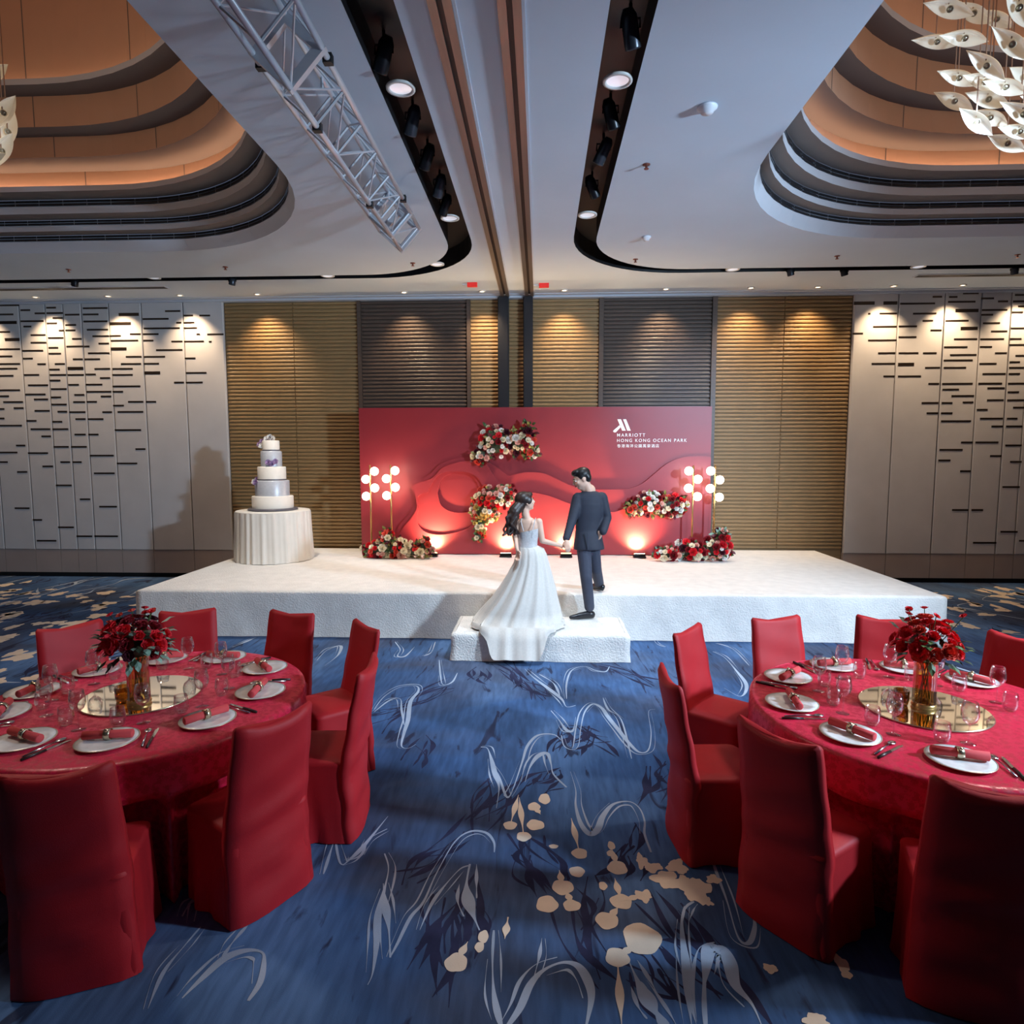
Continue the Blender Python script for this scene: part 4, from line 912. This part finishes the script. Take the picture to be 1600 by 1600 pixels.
# ---- crockery meshes
M_plate = mat('plate_marble', (226, 224, 222), .25, var=.16, scale=14, coat=.3); M_rim = mat('plate_rim', (205, 190, 160), .3, metal=.5)
M_nap = mat('napkin_coral', (206, 70, 72), .8, var=.06, scale=20); M_nring = mat('napkin_ring', (206, 190, 160), .25, metal=.9)
M_glass = glassmat('clear_glass', (250, 251, 252), .25); M_steel = mat('cutlery_steel', (205, 205, 210), .2, metal=1); M_handle = mat('cutlery_dark', (60, 50, 48), .35, metal=.5)
def lm(name, prof, n, m_, **k):
    a = MB(); a.lathe(prof, n, **k); me = a.mesh(name, True); me.materials.append(m_); return me
G_plate = lm('plate', [(.06,0),(.10,.004),(.137,.013),(.137,.0165),(.10,.009),(.05,.008),(.002,.008)], 40, M_plate)
G_rim = lm('rim', [(.1365,.0125),(.1395,.0135),(.1395,.0165),(.136,.0172)], 40, M_rim, cap0=False, cap1=False)
a = MB(); a.tube([(-.115,0,.022),(-.112,0,.022),(0,0,.023),(.112,0,.022),(.115,0,.022)], [.016,.021,.019,.021,.016], 12); a.tube([(-.114,0,.034),(.1145,0,.034)], .010, 8); G_nap = a.mesh('napkin', True); G_nap.materials.append(M_nap)
a = MB(); rg = [[(x, r*math.cos(q*PI/8), .023+r*math.sin(q*PI/8)) for q in range(16)] for x, r in ((-.014,.024),(-.014,.027),(.014,.027),(.014,.024))]; a.loft(rg, True, False, False); a.ball((0,-.012,.047), .010, 8, 6); G_nring = a.mesh('napkin_ring', True); G_nring.materials.append(M_nring)
G_wine = lm('wine_glass', [(.034,0),(.034,.002),(.006,.006),(.0035,.012),(.0035,.085),(.008,.092),(.030,.112),(.039,.138),(.038,.165),(.031,.205),(.0298,.205),(.0365,.165),(.0375,.138),(.029,.114),(.006,.096),(.001,.096)], 24, M_glass, cap1=False)
G_tumb = lm('tumbler', [(.024,0),(.033,.012),(.039,.035),(.037,.065),(.032,.098),(.0307,.098),(.0355,.065),(.0373,.036),(.031,.016),(.001,.013)], 24, M_glass, cap1=False)
a = MB(); a.ball((0,.075,.007), (.018,.027,.005), 12, 6); a.tube([(0,.052,.006),(0,.0,.009),(0,-.11,.004)], [.003,.0035,.006], 6); G_spoon = a.mesh('spoon', True); G_spoon.materials.append(M_steel)
a = MB(); a.box((-.009,0,.002), (.007,.10,.005)); a.box((-.004,.10,.002), (.005,.115,.0045)); G_blade = a.mesh('blade'); G_blade.materials.append(M_steel)
a = MB(); a.tube([(0,.0,.005),(0,-.05,.006),(0,-.11,.005)], [.006,.0075,.0065], 8); G_khand = a.mesh('handle', True); G_khand.materials.append(M_handle)
def place(c, P, ph, side, idx, items='pnwtsk'):
    d = Vector((P.x-c[0], P.y-c[1], 0)); r = d.length; d.normalize(); tg = Vector((-d.y, d.x, 0)); ang = math.atan2(d.y, d.x)
    zt = ZT+.001; base = Vector((c[0], c[1], zt)); S = 'on the %s table %s' % (side, ph)
    def at(rad, tan): return base+d*rad+tg*tan
    rp = min(r, .70)
    if 'p' in items:
        t = thing('dinner_plate', 'white marbled plate '+S, 'plate', at(rp, 0), ang, 'dinner plates'); obj('dish', G_plate, None, t); obj('rim', G_rim, None, t)
    if 'n' in items:
        t = thing('rolled_napkin', 'rolled coral napkin '+S, 'napkin', at(rp-.012, 0)+Vector((0,0,.0125)), ang+PI/2+(.25*(hsh(idx,2)-.5)), 'rolled napkins'); obj('napkin_roll', G_nap, None, t); obj('napkin_ring', G_nring, None, t)
    if 'w' in items: tag(obj('wine_glass', G_wine, None, loc=at(rp-.20-.04*hsh(idx,3), .10)), 'stemmed wine glass '+S, 'glass', 'wine glasses')
    if 't' in items: tag(obj('water_tumbler', G_tumb, None, loc=at(rp-.19-.04*hsh(idx,4), -.015)), 'stemless water tumbler '+S, 'glass', 'water tumblers')
    if 's' in items: tag(obj('spoon', G_spoon, None, loc=at(rp-.01, .165), rot=(0,0,ang+PI/2+.12)), 'steel spoon '+S, 'spoon', 'spoons')
    if 'k' in items:
        t = thing('table_knife', 'dark-handled knife '+S, 'knife', at(rp+.01, .20), ang+PI/2+.04, 'table knives'); obj('blade', G_blade, None, t); obj('handle', G_khand, None, t)
for i, (px, py, ph) in enumerate([(168,1160,'before the dark foreground chair'), (325,1127,'before the chair turned to the aisle'), (407,1083,'before the side-on aisle chair'), (414,1046,'before the aisle chair nearer the stage'), (362,1024,'before the back right chair'), (262,1024,'before the chair right of the bouquet'), (142,1044,'before the chair left of the bouquet'), (35,1082,'at the left frame edge, furthest back'), (0,1117,'cut by the left frame edge'), (36,1160,'at its lower left')]):
    place(TL, onz(px, py, ZT), ph, 'left', i)
for i, (px, py, ph) in enumerate([(1328,1150,'before the chair turned to the aisle'), (1500,1190,'before the very dark foreground chair'), (1237,1101,'before the side-on aisle chair'), (1231,1060,'before the aisle chair nearer the stage'), (1300,1041,'before the back left chair'), (1410,1041,'behind the bouquet'), (1530,1060,'before the chair cut by the right edge')]):
    place(TR, onz(px, py, ZT), ph, 'right', i+20)
Pq = Vector((TR[0]+.69*math.cos(0), TR[1], 0)); place(TR, Pq, 'at the right frame edge', 'right', 40, 'wt')
# ---- centrepieces
M_mirror = mat('gold_mirror', (240, 240, 234), .03, metal=1); M_vase = glassmat('amber_glass', (240, 214, 166), .42, .05); M_votive = glassmat('gold_votive', (236, 190, 110), .5, .08)
for c, side, mc, seed in ((TL, 'left', (-2.30, 3.49), 5), (TR, 'right', (2.10, 3.48), 6)):
    t = thing('mirror_plate', 'round gold-tinted mirror plate in the middle of the %s table' % side, 'mirror', (mc[0], mc[1], ZT+.002)); a = MB(); a.lathe([(.315,0),(.318,.004),(.312,.008)], 64, cap1=False); obj('mirror_edge', a, M_nring, t, True); a = MB(); a.lathe([(.312,.008),(.002,.008)], 64, cap0=False); obj('mirror_glass', a, M_mirror, t)
    zv = ZT+.011; vx, vy = mc
    if side == 'left': vx, vy = -2.235, 3.36
    t = thing('flower_vase', 'tall ribbed amber glass vase on the %s table mirror' % side, 'vase', (vx, vy, zv))
    rib = lambda an, k: .035*abs(math.sin(an*9))
    a = MB(); a.lathe([(.052,.0),(.055,.03),(.055,.25),(.056,.262),(.053,.262),(.052,.25),(.052,.03),(.002,.022)], 72, fold=rib, cap1=False); obj('vase_body', a, M_vase, t, True)
    a = MB(); a.lathe([(.058,.0),(.062,.008),(.058,.022),(.054,.024)], 32, cap1=False, cap0=False); obj('vase_foot', a, M_gold, t, True)
    vt = thing('votive_glass', 'small gold ribbed votive glass beside the vase on the %s table' % side, 'candle holder', (vx-.11, vy+.02, zv), 0, 'gold votives')
    a = MB(); a.lathe([(.030,0),(.036,.02),(.038,.085),(.0355,.085),(.033,.02),(.002,.01)], 48, fold=rib, cap1=False); obj('cup', a, M_votive, vt, True)
    a = MB(); a.lathe([(.022,.012),(.022,.04),(.002,.042)], 16, cap0=False); obj('candle', a, M_icew, vt, True)
    # bouquet
    r_ = random.Random(seed); bq = thing('table_bouquet', 'bouquet of dark red roses and grey-green leaves in the vase on the left table' if side == 'left' else 'bouquet of bright red roses in the vase on the right table', 'bouquet', (vx, vy, zv+.245))
    pal = ['dark','red','dark','wine','red','red'] if side == 'left' else ['red','red','red','coral','red','red']
    sp = []; cz = .10
    for i in range(300):
        if len(sp) >= (36 if side == 'left' else 42): break
        th = r_.uniform(0, 2*PI); ph = math.acos(r_.uniform(-.35, 1)); R_ = r_.uniform(.7, 1); p = Vector((.17*math.sin(ph)*math.cos(th), .15*math.sin(ph)*math.sin(th), cz+.14*math.cos(ph)))*1
        p = Vector((p.x*R_, p.y*R_, cz+(p.z-cz)*R_)); sz = r_.uniform(.028, .050)
        if any((p-q).length < (sz+s2)*.75 for q, s2 in sp): continue
        sp.append((p, sz)); o = obj('rose', bloom_mesh('r', r_.choice(pal)), None, bq, loc=p); o.scale = (sz,)*3; o.rotation_euler = (p-Vector((0,0,cz-.06))).to_track_quat('Z', 'Y').to_euler()
    for i in range(9):                       # small sprays standing above
        p = Vector((r_.uniform(-.13,.14), r_.uniform(-.09,.09), cz+r_.uniform(.12,.19))); o = obj('spray_blossom', bloom_mesh('c', 'red' if side == 'right' else r_.choice(['red','coral'])), None, bq, loc=p); o.scale = (.022,)*3; o.rotation_euler = (r_.uniform(-.5,.5), r_.uniform(-.5,.5), 0)
        a = MB(); a.tube([Vector((p.x*.3, p.y*.3, cz)), p], .0025, 5); obj('spray_stem', a, LG['green'], bq)
    a = MB(); a.ball((0,0,cz-.01), (.095,.085,.075), 12, 8); obj('bouquet_core', a, LG['dark'], bq, True)
    for g, n in ((('sage', 46), ('dark', 26)) if side == 'left' else (('green', 26), ('dark', 20))):
        a = MB()
        for i in range(n):
            th = r_.uniform(0, 2*PI); el = r_.uniform(-.7, .6); d_ = Vector((math.cos(th)*math.cos(el), math.sin(th)*math.cos(el), math.sin(el))); 
            if side == 'left' and g == 'sage': d_.x = abs(d_.x)*(1 if i % 3 else -1); 
            leaf(a, Vector((0,0,cz))+d_*r_.uniform(.11, .17), d_+Vector((0,0,r_.uniform(-.5,.3))), r_.uniform(.05,.085), .018, (0,0,1))
        o = obj('foliage', a, LG[g], bq); o['kind'] = 'stuff'
    a = MB()
    for i in range(7):
        th = 2*PI*i/7; a.tube([(.030*math.cos(th+2), .030*math.sin(th+2), -.20), (.02*math.cos(th), .02*math.sin(th), -.02), (.06*math.cos(th), .06*math.sin(th), cz)], .003, 5)
    o = obj('stems', a, LG['green'], bq); o['kind'] = 'stuff'
# ------------------------------------------------------------------ the couple
M_skin = mat('skin', (232, 190, 166), .5, var=.03, scale=14, spec=.4); M_suit = mat('suit_navy', (44, 48, 62), .7, var=.08, scale=30, bump=.1, bscale=300, sheen=.25)
M_trou = mat('trousers_slate', (62, 66, 82), .72, var=.06, scale=30, sheen=.25); M_shirt = mat('shirt_white', (240, 240, 242), .6); M_shoe = mat('shoe_black', (30, 30, 36), .3)
M_hairb = mat('hair_black', (26, 23, 24), .42, var=.3, scale=40, stretch=(1,1,.2)); M_hairn = mat('hair_brown', (50, 34, 28), .42, var=.35, scale=40, stretch=(1,1,.2)); M_lipc = mat('lips', (186, 92, 88), .4); M_eye = mat('eye_dark', (30, 24, 22), .2); M_eyew = mat('eye_white', (240, 238, 234), .3)
def hand(mb, w_, fwd, nrm, thumb, size=.17, curl=.5):
    """palm, four bent fingers of unequal length and a thumb leaving the side of the palm"""
    f = Vector(fwd).normalized(); n_ = Vector(nrm); n_ = (n_-f*n_.dot(f)).normalized(); s_ = f.cross(n_)*thumb; w_ = Vector(w_); k = size/.17
    mb.capsule(w_, .022*k, w_+f*.03*k, .024*k, 8)
    R = Matrix((s_, n_, f)).transposed(); mb.ball(w_+f*.052*k, (.036*k, .015*k, .046*k), 12, 8, R)
    for i, (o, L) in enumerate(((.027,.068),(.009,.077),(-.010,.072),(-.027,.056))):
        p = w_+f*.088*k+s_*o*k; c = curl+.12*i; d1 = f*math.cos(c*.5)-n_*math.sin(c*.5); d2 = f*math.cos(c*1.4)-n_*math.sin(c*1.4); d3 = f*math.cos(c*2.2)-n_*math.sin(c*2.2)
        q = p+d1*L*.45*k; r2 = q+d2*L*.32*k; e = r2+d3*L*.24*k
        mb.capsule(p-f*.02*k, .0098*k, q, .0092*k, 8); mb.capsule(q, .0092*k, r2, .0086*k, 8); mb.capsule(r2, .0086*k, e, .0078*k, 8)
    p = w_+f*.035*k+s_*.030*k; q = p+(f*.6+s_*.75-n_*.2).normalized()*.036*k; e = q+(f*.9+s_*.25-n_*.35).normalized()*.030*k
    mb.capsule(p, .013*k, q, .0108*k, 8); mb.capsule(q, .0105*k, e, .009*k, 8)
def head(mb, c, R, s=1.0):
    """R columns: right, face direction, up; c = head centre"""
    c = Vector(c); P = lambda x, y, z: c+R@Vector((x*s, y*s, z*s))
    mb.ball(P(0,-.012,.032), (.074*s,.092*s,.082*s), 18, 12, R); mb.ball(P(0,.018,-.028), (.064*s,.070*s,.078*s), 16, 12, R)
    mb.ball(P(0,.052,-.082), (.034*s,.028*s,.024*s), 12, 8, R)                           # chin
    mb.capsule(P(0,.088,.012), .009*s, P(0,.104,-.022), .0145*s, 8); mb.ball(P(0,.086,.022), (.045*s,.012*s,.012*s), 10, 6, R)   # nose, brow
    mb.ball(P(0,.082,-.052), (.024*s,.014*s,.014*s), 10, 6, R)                           # mouth
    for sd in (-1, 1):
        mb.ball(P(sd*.074,-.008,-.005), (.010*s,.020*s,.032*s), 10, 8, R); mb.ball(P(sd*.042,.062,-.018), (.022*s,.020*s,.020*s), 8, 6, R)
    mb.capsule(P(0,-.025,-.06), .050*s, P(0,-.035,-.15), .050*s, 12)
def face_parts(par, c, R, s=1.0, lips=True):
    c = Vector(c); P = lambda x, y, z: c+R@Vector((x*s, y*s, z*s))
    for sd in (-1, 1):
        e = obj('eye', MB().ball(P(sd*.031,.078,.002), (.013*s,.010*s,.0075*s), 10, 6, R), M_eyew, par, True); obj('iris', MB().ball(P(sd*.031,.0855,.002), (.006*s,.004*s,.006*s), 8, 5, R), M_eye, e, True)
        a = MB(); a.tube([P(sd*.015,.092,.024), P(sd*.032,.091,.030), P(sd*.050,.078,.024)], .0042*s, 5); obj('eyebrow', a, M_eye, par)
    a = MB(); a.tube([P(-.022,.083,-.053), P(-.008,.095,-.049), P(.008,.095,-.049), P(.022,.083,-.053)], .0055*s, 6); a.tube([P(-.018,.085,-.058), P(0,.095,-.060), P(.018,.085,-.058)], .006*s, 6); obj('lips', a, M_lipc, par)
def headmat(face, up=(0,0,1)):
    f = Vector(face).normalized(); u = Vector(up); u = (u-f*u.dot(f)).normalized(); return Matrix((f.cross(u), f, u)).transposed()
def ellring(c, rx, ry, n=32, rot=0, fold=None):
    out = []
    for i in range(n):
        a = 2*PI*i/n; k = 1+(fold(a) if fold else 0); x, y = rx*k*math.cos(a), ry*k*math.sin(a)
        out.append((c[0]+x*math.cos(rot)-y*math.sin(rot), c[1]+x*math.sin(rot)+y*math.cos(rot), c[2]))
    return out
# ---- groom
GY = 7.10
def W(px, py, dy=0): return ony(px, py, GY+dy)
foot = W(920, 945, .02)
g0 = W(918, 958, .02); gp = thing('person', 'man in a navy suit seen from behind, looking down and holding a hand', 'person', (g0.x, g0.y, TH_+.008))
G = lambda v: Vector(v)-Vector((g0.x, g0.y, TH_+.008))
hc = W(909, 748.5, -.02); HR = headmat((-.93, -.12, -.34), (-.25, 0, 1))
neck = W(921, 766, .02); shL, shR = W(903, 779, -.02), W(940, 778, .02); elL, wrL = W(893, 815, -.12), W(884.5, 843, -.22); elR, wrR = W(948.5, 809, .02), W(942, 832, -.09)
pel = W(919, 850); hipL, hipR = W(912, 852, -.03), W(926, 852, .05); knL, anL = W(916, 902, -.08), W(921, 947, -.02); knR, anR = W(931, 890, .10), Vector((W(936, 918, .30).x, GY+.30, SH+.10))
b = MB(); head(b, G(hc), HR, 1.0); b.capsule(G(hc)+Vector((.03,.02,-.10)), .052, G(neck), .060); 
b.capsule(G(neck), .07, G(pel), .075); b.capsule(G(shL), .05, G(shR), .05)
for A, B, C_ in ((shL, elL, wrL), (shR, elR, wrR)): b.capsule(G(A), .045, G(B), .036); b.capsule(G(B), .036, G(C_), .026)
for A, B, C_ in ((hipL, knL, anL), (hipR, knR, anR)): b.capsule(G(A)+Vector((0,.03,.05)), .050, G(B), .040); b.capsule(G(B), .040, G(C_), .032)
hd_ = (W(886.5, 856, -.30)-wrL); hand(b, G(wrL), hd_, (-.3, .2, .9), 1, .17, .55)
hand(b, G(wrR), (-.70, .60, -.30), (.6, .6, 0), 1, .17, .9)
gb = remesh('body', b, .0085, M_skin, gp, 4)
face_parts(gb, G(hc), HR, 1.0)
# hair: short crop
b = MB(); P = lambda x, y, z: G(hc)+HR@Vector((x, y, z))
b.ball(P(0,-.022,.050), (.083,.095,.078), 18, 12, HR); b.ball(P(0,-.060,.005), (.074,.052,.070), 14, 10, HR); b.ball(P(0,.036,.090), (.062,.056,.034), 14, 8, HR); b.ball(P(0,.066,.076), (.050,.026,.020), 12, 8, HR)
for sd in (-1, 1): b.ball(P(sd*.066,.000,.035), (.016,.036,.038), 10, 8, HR)
remesh('hair', b, .007, M_hairb, gb, 2)
# jacket
b = MB(); rings = []; ROT = .18
for px, py, rp, q in ((921,767,9,.85),(921.5,769.5,15,.7),(921.5,773,21,.56),(921.5,778,24,.54),(921.5,788,24.5,.58),(921,800,23.5,.60),(920,815,21.5,.60),(919.5,828,20.5,.62),(919.5,840,22,.70),(920,852,24,.74),(920.5,858,24.5,.74)):
    c_ = G(W(px, py)); r_ = rp*GY/FPX; rings.append(ellring(c_, r_, r_*q, 32, ROT))
b.loft(rings)
for A, B, C_, r3 in ((shL, elL, wrL, .043), (shR, elR, wrR, .045)): b.capsule(G(A), .068, G(B), .053); b.capsule(G(B), .053, G(B)+(G(C_)-G(B))*.93, r3)
b.ball(G(shL)+Vector((.01,0,.0)), (.072,.066,.058)); b.ball(G(shR)+Vector((-.01,0,.0)), (.072,.066,.058))
jk = remesh('suit_jacket', b, .009, M_suit, gp, 5)
b = MB(); nb = G(neck); b.lathe([(.060,-.035),(.063,.0),(.058,.026),(.054,.026),(.052,-.03)], 24, (nb.x-.004, nb.y, nb.z+.012), cap0=False, cap1=False); obj('shirt_collar', b, M_shirt, jk, True)
b = MB(); cw = G(wrL); dw = (G(wrL)-G(elL)).normalized(); b.tube([cw-dw*.035, cw+dw*.004], [.036,.033], 14, False); obj('shirt_cuff', b, M_shirt, jk, True)
b = MB(); v0 = G(W(917.5, 857)); b.box((v0.x-.003, v0.y-.150, v0.z+.01), (v0.x+.003, v0.y-.138, v0.z+.19)); obj('jacket_vent', b, M_trou, jk)
# trousers
b = MB(); c_ = G(W(919.5, 848)); b.ball(c_+Vector((0,0,.02)), (.130,.085,.10), 16, 10)
for A, B, C_ in ((hipL, knL, anL), (hipR, knR, anR)): b.capsule(G(A)+Vector((0,.015,.0)), .086, G(B), .068); b.capsule(G(B), .068, G(C_)+Vector((0,0,-.01)), .058)
remesh('trousers', b, .009, M_trou, gp, 5)
def shoe(name, heel, toe, lift=0):
    b = MB(); h_, t_ = Vector(heel), Vector(toe); d = (t_-h_); u = Vector((0,0,1)); b.ball(h_+d*.08+u*.042, (.040,.040,.042), 12, 8); b.capsule(h_+d*.15+u*.046, .044, h_+d*.62+u*.032, .036, 12); b.capsule(h_+d*.6+u*.030, .036, h_+d*.94+u*.022, .022, 12)
    b.capsule(h_+d*.02+u*.013, .016, h_+d*.95+u*.013, .015, 8); return remesh(name, b, .007, M_shoe, gp, 3)
an = G(anL); shoe('shoe', Vector((an.x+.050, an.y+.015, .0)), Vector((an.x-.225, an.y-.055, .0)))
an = G(anR); shoe('shoe', Vector((an.x+.04, an.y-.05, an.z-.085)), Vector((an.x-.10, an.y+.17, an.z-.092)))
# ---- bride
BYY = 6.78
def V(px, py, dy=0): return ony(px, py, BYY+dy)
b0 = V(822, 990); bp_ = thing('person', 'woman in a white tulle wedding gown seen from behind, looking up', 'person', (b0.x, b0.y, TH_+.012))
B_ = lambda v: Vector(v)-Vector((b0.x, b0.y, TH_+.012))
hc2 = V(821.5, 784.5); HR2 = headmat((.90, .34, .20), (-.12, 0, 1)); S2 = .90
nk = V(823, 811, -.01); sR, sL = V(842, 815.5, -.02), V(809, 815, .03); eR, wR = V(847.5, 845, -.03), V(876, 852.5, .08); eL, wL = V(804.5, 838, .0), V(807.5, 857, -.10)
bw = V(824, 851)
b = MB(); head(b, B_(hc2), HR2, S2); b.capsule(B_(hc2)+Vector((-.01,-.01,-.08)), .040, B_(nk)+Vector((0,0,.01)), .042)
rings = []
for px, py, rp, q in ((823,808,7,.8),(824,812,13,.62),(825,816,18,.52),(825.5,823,18,.56),(825,832,16.5,.62),(824.5,842,14.5,.68),(824,853,14,.72),(824,866,18,.75),(824,880,20,.75)):
    c_ = B_(V(px, py)); r_ = rp*BYY/FPX; rings.append(ellring(c_, r_, r_*q, 28, -.25))
b.loft(rings)
for A, M1, C_ in ((sR, eR, wR), (sL, eL, wL)): b.ball(B_(A), .042); b.capsule(B_(A), .040, B_(M1), .031); b.capsule(B_(M1), .031, B_(C_), .022)
hand(b, B_(wR), (V(884, 854.5, .12)-wR), (0, .25, .95), -1, .155, .5); hand(b, B_(wL), (.25, -.1, -.95), (.7, .5, 0), 1, .155, .6)
b.capsule(B_(bw), .08, Vector((0,.02,.25)), .05); 
for sd in (-1, 1): b.capsule(Vector((sd*.07, .03, .50)), .06, Vector((sd*.07,.03,.06)), .035); b.capsule(Vector((sd*.07,.03,.035)), .030, Vector((sd*.07,.15,.03)), .026)
bb = remesh('body', b, .0075, M_skin, bp_, 4)
face_parts(bb, B_(hc2), HR2, S2)
b = MB(); P = lambda x, y, z: B_(hc2)+HR2@Vector((x*S2, y*S2, z*S2))
b.ball(P(0,-.024,.046), (.086,.098,.080), 18, 12, HR2); b.ball(P(0,-.070,-.010), (.074,.052,.070), 14, 10, HR2); b.ball(P(0,.045,.078), (.064,.052,.034), 14, 8, HR2)
for sd in (-1, 1): b.ball(P(sd*.070,.012,.020), (.018,.045,.045), 10, 8, HR2)
tail = [V(810, 791, -.05), V(804, 799, -.08), V(800, 808, -.09), V(798, 818, -.09), V(799.5, 827, -.08), V(797.5, 835, -.08)]; rad = [.060, .066, .060, .056, .044, .018]
for k in range(5): b.capsule(B_(tail[k]), rad[k], B_(tail[k+1]), rad[k+1])
r_ = random.Random(4)
for i in range(9):
    o = Vector((r_.uniform(-.05,.05), r_.uniform(-.05,.03), 0)); pts = [B_(tail[k])+o*(.6+.2*k)+Vector((.026*math.sin(k*2.3+i), .022*math.cos(k*1.9+i), 0)) for k in range(6)]
    for k in range(5): b.capsule(pts[k], .020-.0015*k, pts[k+1], .019-.002*k, 6)
remesh('hair', b, .007, M_hairn, bb, 2)
# gown: bodice, straps and tulle skirt
M_tulle = mat('gown_tulle', (216, 210, 202), .7, var=.05, scale=60, sheen=.4, bump=.2, bscale=180); M_bod = mat('gown_bodice', (206, 204, 204), .45, var=.12, scale=70, bump=.3, bscale=160)
b = MB(); rings = []
for px, py, rp, q in ((825,829,17.6,.66),(824.8,836,16.6,.68),(824.4,845,15.2,.72),(824,853,14.8,.76),(824.5,860,17,.78)):
    c_ = B_(V(px, py)); r_ = rp*BYY/FPX+.006; rings.append([(x, y, z+(.03*math.cos(a_*1.0) if py == 829 else 0)) for (x, y, z), a_ in zip(ellring(c_, r_, r_*q, 36, -.25), [2*PI*i/36+PI/2*0 for i in range(36)])])
b.loft(rings, True, False, False); bod = obj('bodice', b, M_bod, bp_, True)
for A, M1, C_ in ((V(814,815,-.085), V(815,809,-.02), V(818,830,-.10)), (V(836,812,-.085), V(837,809.5,-.01), V(832,830,-.115))):
    a = MB(); a.tube([B_(M1)+Vector((0,.02,0)), B_(A), B_(C_)], .005, 6); obj('strap', a, M_bod, bod)
b = MB(); rings = []; N = 120
hem = TH_+.012
lev = [(852,824,15.5,.78,0),(857,829,21,.80,.3),(866,830,24,.82,.5),(880,830,28,.82,.7),(900,827,36,.80,.9),(918,823.5,44,.80,1),(935,819,52,.78,1),(952,813,62,.74,1.05),(968,808,70,.70,1.1)]
for py, px, rp, q, fa in lev:
    c_ = B_(V(px, py)); r_ = rp*BYY/FPX; ry_ = min(r_*q, .355); rings.append(ellring((c_.x, c_.y+.012, max(.02, c_.z)), r_, ry_, N, 0, lambda a, fa=fa: fa*.035*(math.sin(a*15+.7*math.sin(a*3))+.5*math.sin(a*26+1))))
# hem: rests on the step behind, hangs over the step's front edge towards the camera
c_ = B_(V(807, 985)); r1 = []; r2 = []; r3 = []; edge = (TY0-.03)-b0.y
sst = lambda t: (lambda u: u*u*(3-2*u))(max(0, min(1, t)))
for i in range(N):
    a = 2*PI*i/N; f = .035*(math.sin(a*15+.7*math.sin(a*3))+.5*math.sin(a*26+1)); sn = math.sin(a)
    x = c_.x+.015+.485*(1+f)*math.cos(a); y = .0+(.46 if sn < 0 else .36)*(1+f*.4)*sn; k = sst((edge+.02-y)/.10)
    yf = max(y, edge-.01+.12*f) if y < edge else y
    r1.append((x*(1-.02*k), yf, .05+.01*(1-k))); r2.append((x*1.015, yf-.040*k+.15*f*k, .016-.10*k)); r3.append((x*1.03, (yf-.115*k+.35*f*k) if k > 0 else y*1.01, .005-(TH_-.03)*k*(.95+.8*f)))
rings += [r1, r2, r3]
b.loft(rings, True, False, False); obj('tulle_skirt', b, M_tulle, bp_, True)
